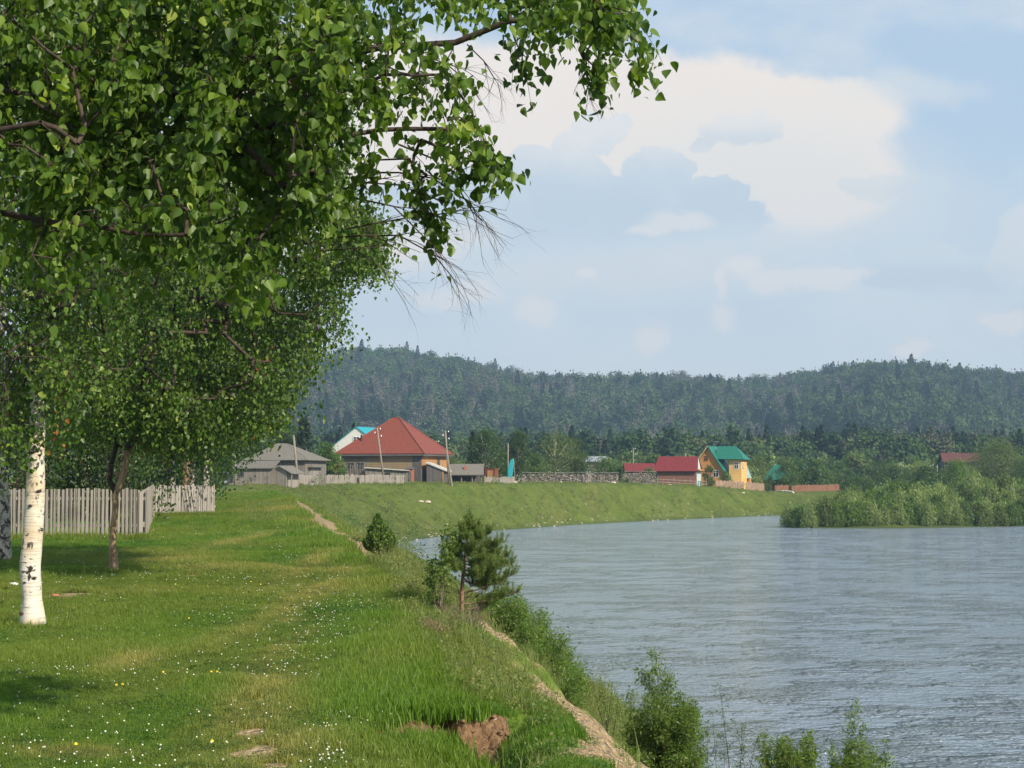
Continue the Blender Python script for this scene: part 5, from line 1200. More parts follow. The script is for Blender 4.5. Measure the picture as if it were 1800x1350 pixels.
def woodpile(px0, px1, d, py_t, label, seed):
    o, z0 = shell(px0, 850, d, 0, 'woodpile', label, 'firewood', 'long stacks of grey split firewood')
    Lg = (px1 - px0) / FOC * d; H = wz(py_t, d) - z0; m = MB(); ry = .13
    MB().box(.05, Lg - .05, .25, .95, -.3, H - .22).build('core', M['wood_dark'], o)
    for r_ in range(int(H / ry) + 1):
        for c_ in range(int(Lg / ry)):
            if rng.random() < .10: continue
            x_ = c_ * ry + (r_ % 2) * ry / 2; z_ = r_ * ry + rng.normal(0, .02)
            if z_ > H - .12 * fbm(np.array([x_ * .7 + seed]), np.array([0.]))[0] * 3: continue
            y_ = rng.normal(0, .07); r1 = ry * rng.uniform(.32, .6)
            m.tube((x_, y_, z_), (x_ + rng.normal(0, .05), y_ + .5, z_ + rng.normal(0, .03)), r1, k=5)
    m.build('split_logs', M['split'], o)
    cv_ = MB(); k = 14
    for i in range(k):
        a_, b_ = Lg * i / k, Lg * (i + 1) / k; cv_.slab([(a_, -.1, H - .03 + rng.normal(0, .04)), (b_, -.1, H - .03 + rng.normal(0, .04)), (b_, 1.0, H + .02), (a_, 1.0, H + .02)], .05)
    cv_.build('cover_boards', M['shingle'], o)
m, t = new_mat('split_wood')
gi_ = t.node('ShaderNodeNewGeometry').outputs['Random Per Island']
col = t.mix(gi_, (.13, .11, .095, 1), (.46, .42, .36, 1)); finish(t, col, .9); M['split'] = m
woodpile(918, 1034, 224, 831, 'left and longer stack of grey split firewood along the top of the bank', 1)
woodpile(1043, 1088, 234, 831, 'short middle stack of grey firewood in front of the round green bushes', 2)
woodpile(1090, 1153, 243, 829, 'tallest stack of grey firewood, right end crumbling, before the low red roof', 3)
# scrap heap around the boat
hp, z0 = shell(878, 850, 212, 0, 'scrap_heap', 'low heap of grey scrap wood around the turquoise hull', 'scrap heap')
dm = MB()
for i in range(60):
    p = Vector((rng.uniform(0, 2.9), rng.normal(0, .3), abs(rng.normal(.4, .3)))); q = p + Vector((rng.normal(0, .35), rng.normal(0, .2), rng.normal(0, .2))); dm.tube(p, q, .05, k=4)
dm.build('scrap_boards', M['wood_grey'], hp)
# red-roofed houses on the right
R0, z0 = shell(1098, 850, 268, 0, 'low_house', 'low house with a long flat-looking red roof, left of the larger red roofed one')
zt = wz(815, 270) - z0; zb = wz(829, 268) - z0
MB().box(.2, 4.6, .3, 5, -.4, zb).build('wall', M['brick_dull'], R0)
MB().slab([(0, 0, zb), (4.9, 0, zb), (4.9, 2.6, zt), (0, 2.6, zt)], .08).slab([(0, 2.6, zt), (4.9, 2.6, zt), (4.9, 5.2, zb), (0, 5.2, zb)], .08).build('roof', M['roof_red2'], R0)
R1, z0 = shell(1150, 850, 262, R(-14), 'red_roofed_house', 'brick cottage with a deep red roof and pale blue gable, beside the yellow house')
Lr, Dr = 6.7, 5.8; zt = wz(803, 264) - z0; zb = wz(829, 262) - z0
MB().box(.3, 6.4, .5, Dr - .5, -.5, zb + .3).build('wall', M['brick_dull'], R1)
MB().slab([(-.2, 0, zb), (Lr, 0, zb), (Lr - .35, Dr / 2, zt), (.2, Dr / 2, zt)], .08).slab([(.2, Dr / 2, zt), (Lr - .35, Dr / 2, zt), (Lr, Dr, zb), (-.2, Dr, zb)], .08).build('roof', M['roof_red2'], R1)
m, t = new_mat('pale_blue_boards'); finish(t, (.48, .53, .55, 1), .7); M['paleblue'] = m
gb = MB(); gb.add([(6.42, .25, zb + .3), (6.42, Dr - .25, zb + .3), (6.36, Dr / 2, zt - .15), (6.3, .25, zb + .3), (6.3, Dr - .25, zb + .3), (6.24, Dr / 2, zt - .15)], [(0, 1, 2), (5, 4, 3), (0, 3, 4, 1), (1, 4, 5, 2), (2, 5, 3, 0)]); gb.build('gable', M['paleblue'], R1)
MB().box(6.41, 6.47, .6, Dr - .6, -.2, zb + .2).build('gable_wall', M['paleblue'], R1)
MB().slab([(6.4, .3, zb + .38), (6.4, Dr - .3, zb + .38), (7.0, Dr - .3, zb + .1), (7.0, .3, zb + .1)][::-1], .06).build('canopy', M['wood_orange'], R1)
for yy in (1.7, 3.9): window(R1, 6.475, yy, .75, .65, .9, R(90), 'turq')
MB().box(-.9, .25, .8, 3, -.4, zb - .3).build('side_shed', M['roof_green'], R1)
MB().tube((4.4, Dr / 2, zt - .2), (4.4, Dr / 2, zt + .55), .1).build('stovepipe', M['grey_metal'], R1)
# yellow two-storey house: tall gable to the left front, wing with own roof to the right
Y1, z0 = shell(1222, 850, 274, R(-22), 'yellow_house', 'tall yellow board house with steep green roofs and white window frames')
f = 274 / FOC; zp = wz(784, 274) - z0
Wg = 7.2; apx = 2.7
wall_ = [(0, -.5), (Wg, -.5), (Wg, 1.9), (apx, zp - .15), (0, zp - 3.1)]
MB().prism(wall_, 0, 6.4).build('wall', M['wood_amber_shade'], Y1)
rf = MB(); ov = .5
rf.slab([(-.75, -ov, zp - 3.85), (apx, -ov, zp), (apx, 6.8, zp), (-.75, 6.8, zp - 3.85)][::-1], .12)
rf.slab([(apx, -ov, zp), (Wg + .55, -ov, 1.25), (Wg + .55, 6.8, 1.25), (apx, 6.8, zp)][::-1], .12)
rf.build('roof', M['roof_green'], Y1)
bb = MB(); bb.slab([(-.80, -ov - .05, zp - 4.0), (apx, -ov - .05, zp - .12), (apx, -ov - .05, zp + .08), (-.80, -ov - .05, zp - 3.80)], .05); bb.build('bargeboard', M['wood_yellow_lit'], Y1)
window(Y1, 2.2, -.003, zp - 2.0, .75, .85, 0, 'wood_amber_shade'); window(Y1, 4.2, -.003, zp - 4.45, 1.0, 1.0, 0, 'white'); 
window(Y1, 6.0, -.003, .9, .9, 1.3, 0, 'white')
zw = wz(808, 274) - z0
MB().box(Wg - .6, Wg + 1.9, 1.2, 5.6, -.5, zw).build('wing_wall', M['wood_yellow_lit'], Y1)
MB().slab([(Wg - 3.4, .6, zw + .05), (Wg + 2.5, .6, zw - .05), (Wg + .2, 3.4, zp - .1), (Wg - 3.4, 3.4, zp - .1)], .1).slab([(Wg - 3.4, 3.4, zp - .1), (Wg + .2, 3.4, zp - .1), (Wg + 2.5, 6.2, zw - .05), (Wg - 3.4, 6.2, zw + .05)], .1).slab([(Wg + 2.5, .6, zw - .05), (Wg + 2.5, 6.2, zw - .05), (Wg + .2, 3.4, zp - .1)], .1).build('wing_roof', M['roof_green'], Y1)
window(Y1, Wg + 1.902, 2.4, zw - 1.1, .8, 1.1, R(90)); window(Y1, Wg + .9, 1.198, 1.0, .8, 1.2); window(Y1, Wg + .9, 1.198, zw - 1.0, .8, .9, 0, 'white')
MB().box(Wg - 1.3, Wg + 1.5, -.2, 1.15, 1.55, 1.65).build('porch_roof', M['white'], Y1); MB().tube((Wg + 1.4, -.1, -.3), (Wg + 1.4, -.1, 1.56), .07).build('porch_post', M['white'], Y1)
rk = MB(); rk.tube((apx + .3, 2, zp - .1), (apx + .9, 2, zp + .7), .03, k=5); rk.tube((apx + .9, 2, zp + .1), (apx + 1.4, 2, zp + .7), .03, k=5); rk.tube((apx + .2, 2, zp + .7), (apx + 1.5, 2, zp + .75), .03, k=5); rk.build('antenna', M['grey_metal'], Y1); Y1.scale = (.80, .80, 1)
Sx, z0 = shell(1290, 850, 282, R(-14), 'metal_roofed_shed', 'small shed with a pale ribbed metal roof right of the yellow house', 'shed')
zt = wz(819, 283) - z0; zb = wz(841, 281) - z0
MB().box(.5, 2.5, .5, 3, -.5, zb + .1).build('wall', M['wood_amber_shade'], Sx)
MB().slab([(.3, 0, zb), (2.9, 0, zb), (1.9, 1.7, zt), (-.4, 1.7, zt)], .07).slab([(-.4, 1.7, zt), (1.9, 1.7, zt), (2.9, 3.4, zb), (.3, 3.4, zb)], .07).build('roof', M['roof_pale'], Sx)
G2, z0 = shell(1346, 850, 300, R(-30), 'green_roofed_cottage', 'low cottage with wide dark green roof and pale plank gable, half hidden by a bush')
zt = wz(818, 303) - z0; zb = wz(843, 300) - z0
MB().box(.4, 6.0, .6, 5.4, -1.5, zb + .2).build('wall', M['wood_dark'], G2)
MB().slab([(-.6, -.4, zb - .1), (6.6, -.4, zb - .1), (6.2, 3, zt), (.4, 3, zt)], .09).slab([(.4, 3, zt), (6.2, 3, zt), (6.6, 6.4, zb - .1), (-.6, 6.4, zb - .1)], .09).build('roof', M['roof_green'], G2)
MB().add([(6.02, .7, zb - 1.2), (6.02, 5.3, zb - 1.2), (6.02, 5.3, zb + .1), (6.02, 3, zt - .2), (6.02, .7, zb + .1), (5.95, .7, zb - 1.2), (5.95, 5.3, zb - 1.2), (5.95, 5.3, zb + .1), (5.95, 3, zt - .2), (5.95, .7, zb + .1)], [(0, 1, 2, 3, 4), (9, 8, 7, 6, 5), (0, 5, 6, 1), (1, 6, 7, 2), (2, 7, 8, 3), (3, 8, 9, 4), (4, 9, 5, 0)]).build('gable', M['wood_pale'] if 'wood_pale' in M else M['white'], G2)
D1, z0 = shell(1657, 850, 330, R(-4), 'maroon_roofed_house', 'distant house of which only a long maroon roof shows above the willows at the right')
zt = wz(797, 332) - z0; zb = wz(813, 330) - z0
MB().box(.3, 7.2, .5, 6, -1, zb + .1).build('wall', M['wood_dark'], D1)
MB().slab([(0, 0, zb), (7.6, 0, zb), (7.6, 3.2, zt), (0, 3.2, zt)], .09).slab([(0, 3.2, zt), (7.6, 3.2, zt), (7.6, 6.4, zb), (0, 6.4, zb)], .09).build('roof', M['roof_dark'], D1)
E1, z0 = shell(1028, 850, 262, 0, 'blue_roofed_house', 'house with a dull blue-grey roof just showing between birches and bushes')
zt = wz(803, 264) - z0; zb = wz(812, 262) - z0
MB().box(.3, 3.4, .5, 5, -1, zb).build('wall', M['wood_grey'], E1); MB().slab([(0, 0, zb), (3.7, 0, zb), (3.5, 2.8, zt), (.3, 2.8, zt)], .08).slab([(.3, 2.8, zt), (3.5, 2.8, zt), (3.7, 5.5, zb), (0, 5.5, zb)], .08).build('roof', M['grey_metal'], E1)
# posts of an unfinished frame among the willows
for i, px in enumerate((1613, 1619, 1629, 1634, 1639, 1646)):
    d = 300; x = wx(px, d); g = ground(x, d); zt = wz(815 + (i % 2) * 2, d)
    tag(MB().tube((x, d, g - .2), (x + rng.normal(0, .05), d, zt), .09, .07, 8).build('white_post', M['post_pale']), 'thin white post in the row of six standing among the distant willows', 'post', 'row of thin white posts among the willows')
# utility poles
def pole(px0, py0, px1, py1, d, label, r=.13, ins=True, brace=None, arm=False):
    x0, x1 = wx(px0, d), wx(px1, d); g = ground(x0, d); zt = wz(py1, d)
    root = empty('utility_pole', (x0, d, g), 0, label, 'pole', 'wooden utility poles in the village')
    MB().tube((0, 0, -.3), (x1 - x0, 0, zt - g), r, r * .7, 10).build('shaft', M['pole'], root, True)
    if ins:
        for i, f in enumerate((.97, .90, .84)):
            s = (-1) ** i; p = Vector(((x1 - x0) * f, 0, (zt - g) * f)); q = p + Vector((s * .32, -.02, .02))
            MB().tube(p, q, .02, k=6).build('bracket', M['dark'], root); MB().tube(q, q + Vector((0, 0, .16)), .06, .045, 8).build('insulator', M['ins'], root)
    if brace: MB().tube((wx(brace, d) - x0, -.1, -.3), ((x1 - x0) * .62, 0, (zt - g) * .62), r * .9, r * .7, 8).build('brace', M['pole'], root)
    return root
pole(676, 846, 663, 752, 186, 'dark leaning utility pole in front of the red hipped roof', .12)
pole(790, 848, 783, 757, 190, 'tall utility pole with a pale brace, right of the farmhouse', .12, brace=795)
pole(526, 833, 516, 765, 168, 'leaning plain pole rising behind the barn annex roof', .13, False)
pole(414, 851, 413, 785, 160, 'pale upright pole before the long low shed, top lost in birch leaves', .10, False)
pole(893, 830, 893, 779, 222, 'slim pole above the turquoise hull', .10, False)
pole(1113, 826, 1113, 787, 290, 'thin pale pole behind the low red roof', .12, True)
pole(1583, 835, 1584, 812, 310, 'thin whitish pole among the distant willows', .10, True)
pole(768, 800, 767, 775, 240, 'small pole with white insulators just above the right eave of the farmhouse', .10, True)
# white litter on bank top, pale log at the right bank
o, z0 = shell(1028, 850, 236, 0, 'concrete_block', 'pair of small whitish blocks lying on the bank top below the firewood', 'rubble')
MB().box(0, .5, 0, .3, -.05, .28).box(.75, 1.3, .1, .4, -.05, .2).build('blocks', M['white'], o, bevel=.03)
b0 = []
for px, py in ((1362, 862), (1371, 864), (1379, 867), (1384, 873)): b0.append(px)
o, z0 = shell(1362, 860, 274, 0, 'pale_pipe', 'curved pale pipe lying on the bank below the orange-brown fence', 'pipe')
pm = MB(); q0 = None
for i in range(7):
    xx_ = i * .34; yy = -i * .9; q = Vector((xx_, yy, ground(o.location.x + xx_, 274 + yy) - z0 + .12))
    if q0: pm.tube(q0, q, .13, k=8)
    q0 = q
pm.build('bent_pipe', M['white'], o, True)
for i, (px, d, r, lab) in enumerate([(1176, 249, .35, 'boulder'), (1194, 250, .3, ''), (1270, 262, .4, ''), (1305, 258, .25, ''), (985, 222, .25, ''), (740, 180, .25, ''), (752, 181, .3, ''), (905, 208, .3, ''), (1078, 232, .3, ''), (1345, 277, .3, '')]):
    o = rock(r, 20 + i, M['stone'], 'bank_stone', True, 1.3, .6, 2); x = wx(px, d); o.location = (x, d, ground(x, d) + .05); tag(o, 'small pale stone lying on the grassy far bank', 'stone', 'pale stones strewn on the far bank')
# old dark van
VN, z0 = shell(367, 850, 158, R(-6), 'old_van', 'old dark blue van with an open side, parked left of the long low shed', 'van')
Lv = 36 / FOC * 158; sc_ = Lv / 4.2; 
prof = [(0, .35), (.05, .95), (.35, 1.15), (.95, 1.25), (1.35, 1.95), (3.95, 1.98), (4.15, 1.8), (4.2, .35)]
sx_, sz_ = Lv / 4.2, .62
body = MB().prism([(x_ * sx_, z_ * sz_) for x_, z_ in prof], 0, 1.5)
m, t = new_mat('dull_blue_paint'); finish(t, t.mix(t.smooth(t.noise(None, 2.5, 4), .4, .65), (.012, .018, .035, 1), (.045, .055, .07, 1)), .35); M['vanpaint'] = m
body.build('body', M['vanpaint'], VN, bevel=.04)
MB().prism([(x_ * sx_, z_ * sz_) for x_, z_ in ((1.2, 1.3), (1.5, 1.82), (2.2, 1.84), (2.2, 1.3))], -.012, -.002).build('window', M['glass'], VN)
MB().prism([(x_ * sx_, z_ * sz_) for x_, z_ in ((2.45, .75), (2.45, 1.84), (3.85, 1.84), (3.95, .75))], -.014, -.002).build('doorway_shade', M['dark'], VN)  # dark sheet on the solid body, painted shade of the open side
MB().box(2.35 * sx_, 4.0 * sx_, -.06, -.015, .42 * sz_ + .02, .72 * sz_).build('sill', M['grey_metal'], VN)
for xx_ in (.8, 3.4):
    w_ = MB().tube((xx_ * sx_, -.05, .28), (xx_ * sx_, .16, .28), .26, k=18).build('wheel', M['dark'], VN); MB().tube((xx_ * sx_, -.062, .28), (xx_ * sx_, -.051, .28), .13, k=12).build('hubcap', M['grey_metal'], w_)
# ------------------------------------------------------------ village trees, shrubs and the forest
def crown_pts(n, K, h0, h1, rad, shape='round', seed=0, clump=.22, up=0.0):
    """leaf positions in K clumps spread through an uneven crown volume"""
    c = []
    while len(c) < K:
        q = rng.random(); a_ = rng.random() * 6.283; rr = rng.random() ** .5
        if shape == 'round': prof = math.sin(math.pi * min(1, q * .88 + .12)) ** .55
        elif shape == 'cone': prof = (1 - q) ** .85
        elif shape == 'shrub': prof = math.cos(q * math.pi / 2) ** .5
        else: prof = 1
        prof *= .72 + .5 * vnoise(np.array([a_ * 1.1 + seed]), np.array([q * 4 + seed]), seed)[0]
        c.append((math.cos(a_) * rr * rad * prof, math.sin(a_) * rr * rad * prof, h0 + (h1 - h0) * q))
    c = np.array(c); per = n // K
    P = c[:, None] + rng.normal(0, clump, (K, per, 3)) * np.array([1, 1, .8 + up])
    tone = np.repeat(rng.random(K) * .5, per)
    return P.reshape(-1, 3), tone, c
def plant(name, label, cat, n, K, h0, h1, rad, mat, shape='round', lsize=.2, trunk=(.14, 'bark_brown'), clump=None, kind='leaf', stems=0, up=0.0, group=None, link=True, tdir=None):
    root = empty(name, (0, 0, 0), 0, label, cat, group) if link else None
    P, tone, c = crown_pts(n, K, h0, h1, rad, shape, int(rng.integers(1, 99)), clump or rad * .2, up)
    m_ = len(P); out = unit(P - np.array([0, 0, (h0 + h1) / 2]))
    Tn = rng.normal(0, 1, (m_, 3)) if tdir is None else np.array(tdir)[None] + rng.normal(0, .5, (m_, 3))
    N = out * 1.3 + rng.normal(0, .55, (m_, 3)) + np.array([0, 0, .3])
    o = leaf_mesh('crown' if stems == 0 else 'foliage', P, Tn, N, lsize * rng.uniform(.6, 1.3, m_), M[mat], root, kind, np.clip(tone + rng.random(m_) * .5, 0, 1), link=link)
    if not link: return o
    if stems == 0:
        sel = c[rng.permutation(len(c))[:26]]
        A = np.stack([np.zeros(len(sel)), np.zeros(len(sel)), np.clip(sel[:, 2] * .55, h0 * .5, h1 * .8)], -1)
        A = np.vstack([[[0, 0, -.3]], [[0, 0, h1 * .45]], A]); B = np.vstack([[[0, 0, h1 * .45]], [[0.05, 0, h1 * .85]], sel])
        ra = np.concatenate([[trunk[0], trunk[0] * .7], np.full(len(sel), trunk[0] * .35)]); rb = np.concatenate([[trunk[0] * .7, trunk[0] * .2], np.full(len(sel), .02)])
        seg_mesh('trunk', A, B, ra, rb, M[trunk[1]], root, 7)
    else:
        sel = c[rng.permutation(len(c))[:stems]]; A = np.stack([sel[:, 0] * .25, sel[:, 1] * .25, np.full(len(sel), -.2)], -1)
        seg_mesh('stems', A, sel, np.full(len(sel), trunk[0]), np.full(len(sel), trunk[0] * .3), M[trunk[1]], root, 5)
    return root
def put(root, px, d, s=1.0, rz=None, dz=0, sz=None):
    x = wx(px, d); root.location = (x, d, ground(x, d) + dz); root.scale = (s, s, sz or s); root.rotation_euler = (0, 0, rng.random() * 6.28 if rz is None else rz); return root
def fit(px, d, py_top): return wz(py_top, d) - ground(wx(px, d), d)
def vtree(px, d, ptop, wpx, label, mat='leaf_tree', shape='round', name='deciduous_tree', n=3600, K=60, low=.12, trunk=(.14, 'bark_brown'), cat='tree', ls=.22, group=None, kind='leaf', stems=0, clump=None, up=0, tdir=None):
    h = fit(px, d, ptop); rad = wpx / FOC * d / 2
    return put(plant(name, label, cat, n, K, h * low, h * .95, rad, mat, shape, ls, trunk, clump or rad * .17, kind, stems, up, group, tdir=tdir), px, d)
VT = 'trees standing in the village'
vtree(831, 236, 757, 24, 'narrow dark spruce at the left edge of the leafy tree group behind the shingle-roofed shed', 'spruce', 'cone', 'spruce_tree', 3000, 60, .05, ls=.3, group=VT)
vtree(856, 234, 753, 68, 'broad leafy birch behind the shingle-roofed shed, left of the slim pole', 'leaf_tree', n=8000, K=130, trunk=(.12, 'birch'), group=VT)
vtree(912, 238, 757, 46, 'round-topped birch directly behind the turquoise hull', 'leaf_tree', n=6000, K=90, trunk=(.12, 'birch'), group=VT)
vtree(976, 238, 753, 76, 'tall many-stemmed birch with white stems showing, behind the longest firewood stack', 'leaf_olive', n=4200, K=110, trunk=(.13, 'birch'), group=VT, low=.2)
vtree(1012, 246, 770, 60, 'dark green tree adjoining the right side of the white-stemmed birch', 'leaf_tree', n=5000, K=90, group=VT)
vtree(942, 232, 800, 50, 'low bush between the turquoise hull and the white-stemmed birch', 'leaf_bush', 'shrub', 'bush', 3000, 50, .0, ls=.2, stems=12, group=VT, trunk=(.04, 'bark_brown'), cat='bush')
vtree(1066, 240, 806, 66, 'round dark green lilac bush behind the short middle firewood stack', 'leaf_bush', 'shrub', 'bush', 6500, 80, .0, ls=.19, stems=14, group=VT, trunk=(.04, 'bark_brown'), cat='bush')
vtree(1090, 238, 822, 26, 'small bush at the right foot of the lilac bush', 'leaf_tree', 'shrub', 'bush', 1500, 30, .0, ls=.18, stems=8, group=VT, trunk=(.03, 'bark_brown'), cat='bush')
vtree(1140, 247, 822, 30, 'light green bush half covering the low red roof', 'leaf_bush', 'shrub', 'bush', 1500, 30, .0, ls=.18, stems=8, group=VT, trunk=(.03, 'bark_brown'), cat='bush')
vtree(574, 186, 779, 58, 'dense dark green bush tree between the barn annex and the farmhouse', 'leaf_bush', 'round', 'deciduous_tree', 9000, 110, .0, ls=.18, group=VT)
vtree(590, 184, 795, 34, 'brighter green shoot bush in front of the left end of the farmhouse', 'leaf_lime', 'round', 'bush', 3000, 50, .0, ls=.16, group=VT, cat='bush')
vtree(535, 215, 735, 52, 'tall dark spruce behind the old barn roof', 'spruce', 'cone', 'spruce_tree', 6000, 90, .05, ls=.3, group=VT)
vtree(500, 220, 735, 60, 'tall dark tree behind the old barn, left of the tall spruce', 'leaf_tree', 'round', 'deciduous_tree', 7000, 90, .05, ls=.28, group=VT)
vtree(440, 225, 745, 90, 'broad dark tree behind the barn, mostly hidden by birch leaves', 'leaf_tree', 'round', 'deciduous_tree', 7000, 90, .05, ls=.28, group=VT)
vtree(621, 262, 738, 10, 'thin dark treetop above the turquoise roof', 'spruce', 'cone', 'spruce_tree', 1500, 30, .1, ls=.3, group=VT)
vtree(800, 228, 806, 56, 'pale yellowish bush behind the shingle-roofed shed', 'leaf_olive', 'shrub', 'bush', 3500, 50, .0, ls=.2, stems=10, group=VT, trunk=(.03, 'bark_brown'), cat='bush')
vtree(780, 250, 790, 46, 'dull green tree behind the right corner of the farmhouse', 'leaf_tree', 'round', 'deciduous_tree', 3000, 50, .0, group=VT)
vtree(1245, 268, 818, 26, 'small apple tree in front of the yellow house gable', 'leaf_bush', 'round', 'bush', 2000, 36, .05, ls=.2, group=VT, cat='bush')
vtree(1275, 263, 829, 22, 'small bush at the yellow house corner behind the fence', 'leaf_bush', 'round', 'bush', 1200, 26, .0, ls=.18, group=VT, cat='bush')
vtree(1383, 286, 811, 46, 'bright leafy tree covering the middle of the wide green roof', 'leaf_bush', 'round', 'deciduous_tree', 5500, 70, .02, ls=.2, group=VT)
vtree(1352, 277, 836, 20, 'dark bush at the end of the pinkish fence', 'leaf_tree', 'shrub', 'bush', 1200, 24, .0, ls=.2, stems=6, group=VT, cat='bush', trunk=(.03, 'bark_brown'))
vtree(1330, 292, 806, 50, 'grey-green tree between the pale metal roof and the wide green roof', 'leaf_olive', 'round', 'deciduous_tree', 4000, 60, .02, group=VT)
vtree(1505, 258, 839, 74, 'dark rounded alder at the end of the orange-brown fence', 'leaf_tree', 'shrub', 'alder_bush', 7000, 80, .0, ls=.22, stems=12, group=VT, trunk=(.04, 'bark_brown'), cat='bush')
vtree(1548, 256, 837, 60, 'second dark rounded alder, just right of the one by the fence end', 'leaf_tree', 'shrub', 'alder_bush', 6000, 70, .0, ls=.22, stems=12, group=VT, trunk=(.04, 'bark_brown'), cat='bush')
vtree(1545, 320, 806, 40, 'dark round bush among paler willows behind the alders', 'leaf_tree', 'round', 'deciduous_tree', 3000, 50, .0, group=VT)
vtree(1683, 262, 808, 84, 'rounded yellow-green willow standing out among the darker ones at the right', 'leaf_lime', 'shrub', 'willow_tree', 11000, 120, .0, ls=.2, stems=14, group=VT, trunk=(.05, 'bark_brown'))
vtree(1755, 290, 782, 130, 'large broad olive willow at the right edge of the photo, before the maroon roof', 'leaf_olive', 'round', 'willow_tree', 16000, 200, .0, ls=.26, group=VT)
vtree(1815, 280, 800, 80, 'dark willow cut by the right edge of the photo', 'leaf_tree', 'round', 'willow_tree', 9000, 120, .0, ls=.24, group=VT)
vtree(1745, 250, 845, 60, 'dark low bush below the large olive willow', 'leaf_tree', 'shrub', 'bush', 4000, 60, .0, ls=.2, stems=8, group=VT, trunk=(.03, 'bark_brown'), cat='bush')
# willow thicket on the flat far shore
GW = 'willow shrubs of the far shore thicket'
TONE = ['pale grey-green', 'mid green', 'silvery grey-green', 'fresh lime green', 'olive']
def zone(px):
    for lim, nm in ((1430, 'at the left tip of the thicket beside the inlet'), (1500, 'in front of the orange-brown fence end'), (1570, 'below the two dark alders'), (1640, 'below the row of thin white posts'),
                    (1720, 'below the rounded yellow-green willow'), (9999, 'below the broad olive willow')):
        if px < lim: return nm
wp = []
for i in range(5):
    tn = ['leaf_willow', 'leaf_bush', 'leaf_willow', 'leaf_lime', 'leaf_olive'][i]
    wp.append(plant('willow_shrub', 'willow shrub', 'shrub', 5400, 120, .1, 2.35 + .2 * (i % 2), 1.8, M and tn, 'shrub', .30, (.03, 'bark_brown'), .24, 'willow2', 16, 1.1, GW, tdir=(0, 0, 1.0)))
pos = []
for px in np.arange(1388, 1830, 17):
    d0 = np.interp(px, [1365, 1400, 1500, 1800], [198.4, 194.7, 195.2, 202]); pos.append((px + rng.normal(0, 4), d0 + rng.uniform(1.0, 2.2), rng.uniform(.62, .86), 'front row willow shrub at the water'))
for row, (dd, s) in enumerate(((5, .92), (10, 1.0), (17, 1.05), (26, 1.05), (38, 1.1))):
    for px in np.arange(1415 + row * 16, 1840, 25):
        d0 = np.interp(px, [1365, 1400, 1500, 1800], [198.4, 194.7, 195.2, 202])
        pos.append((px + rng.normal(0, 7), d0 + dd + rng.normal(0, 1), s * rng.uniform(.85, 1.1) * (1 if px > 1470 else .82), 'willow shrub in the middle of the thicket' if row < 3 else 'willow shrub at the back of the thicket'))
for i, (px, d, s, w_) in enumerate(pos):
    k_ = int(rng.integers(0, 5)) if i >= 5 else i
    o = wp[i] if i < 5 else copy_tree(wp[k_])
    put(o, px, d, s, sz=s * rng.uniform(.85, 1.15)); o.location.z = max(o.location.z, ZW - .05)
    o['label'] = TONE[k_] + ' ' + w_.replace('front row willow shrub at the water', 'shrub at the waterline').replace('willow shrub in the middle of the thicket', 'shrub mid-thicket').replace('willow shrub at the back of the thicket', 'shrub at the thicket back') + ', ' + zone(px)
# scattered bushes behind, to the forest edge
GB = 'bushes on the plain between village and forest'
BT = ['leafy green', 'olive', 'pale grey-green', 'dark green']
bp = [plant('bush', 'bush', 'bush', 2600, 44, .1, 4.6, 2.6, tn, 'shrub', .34, (.04, 'bark_brown'), .42, 'leaf', 8, 0, GB) for tn in ('leaf_bush', 'leaf_olive', 'leaf_willow', 'leaf_tree')]
def bzone(px):
    for lim, nm in ((800, 'behind the farmhouse'), (930, 'behind the shingle-roofed shed'), (1050, 'behind the white-stemmed birch'), (1150, 'behind the lilac bush and low red roof'), (1300, 'behind the yellow house'),
                    (1420, 'behind the wide green roof'), (1520, 'above the orange-brown fence end'), (1600, 'above the two dark alders'), (1660, 'around the thin white posts'), (1740, 'beside the maroon roof'), (9999, 'behind the broad olive willow')):
        if px < lim: return nm
for i in range(84):
    px = rng.uniform(640, 1860); d = rng.uniform(285, 345) if px > 1000 else rng.uniform(250, 340)
    if px > 1480: d = rng.uniform(258, 345)
    if 1640 < px < 1725: d += 30
    k_ = i if i < 4 else int(rng.integers(0, 4)); o = bp[k_] if i < 4 else copy_tree(bp[k_])
    s = rng.uniform(.65, 1.2); put(o, px, d, s, sz=s * rng.uniform(.8, 1.15))
    o['label'] = ('larger ' if s > .95 else 'small ') + BT[k_] + ' rounded bush on the plain ' + bzone(px)
n = 420; px = rng.uniform(500, 1900, n); d = rng.uniform(345, 470, n); x = (px - 900) / FOC * d
scp = [plant('scrub', 'x', 'x', 1500, 34, .1, 4.8, 2.8, tn, 'shrub', .5, (.04, 'bark_brown'), .45, 'leaf', 0, 0, None, link=False) for tn in ('leaf_bush', 'leaf_olive', 'leaf_willow', 'leaf_tree')]
scatter('scrub', np.stack([x, d, height(x, d, False)], -1), scp, rng.uniform(.7, 1.4, n), rng.random(n) * 6.28, 'dense belt of rounded scrub before the forest edge', 'scrub', tilt=.03)
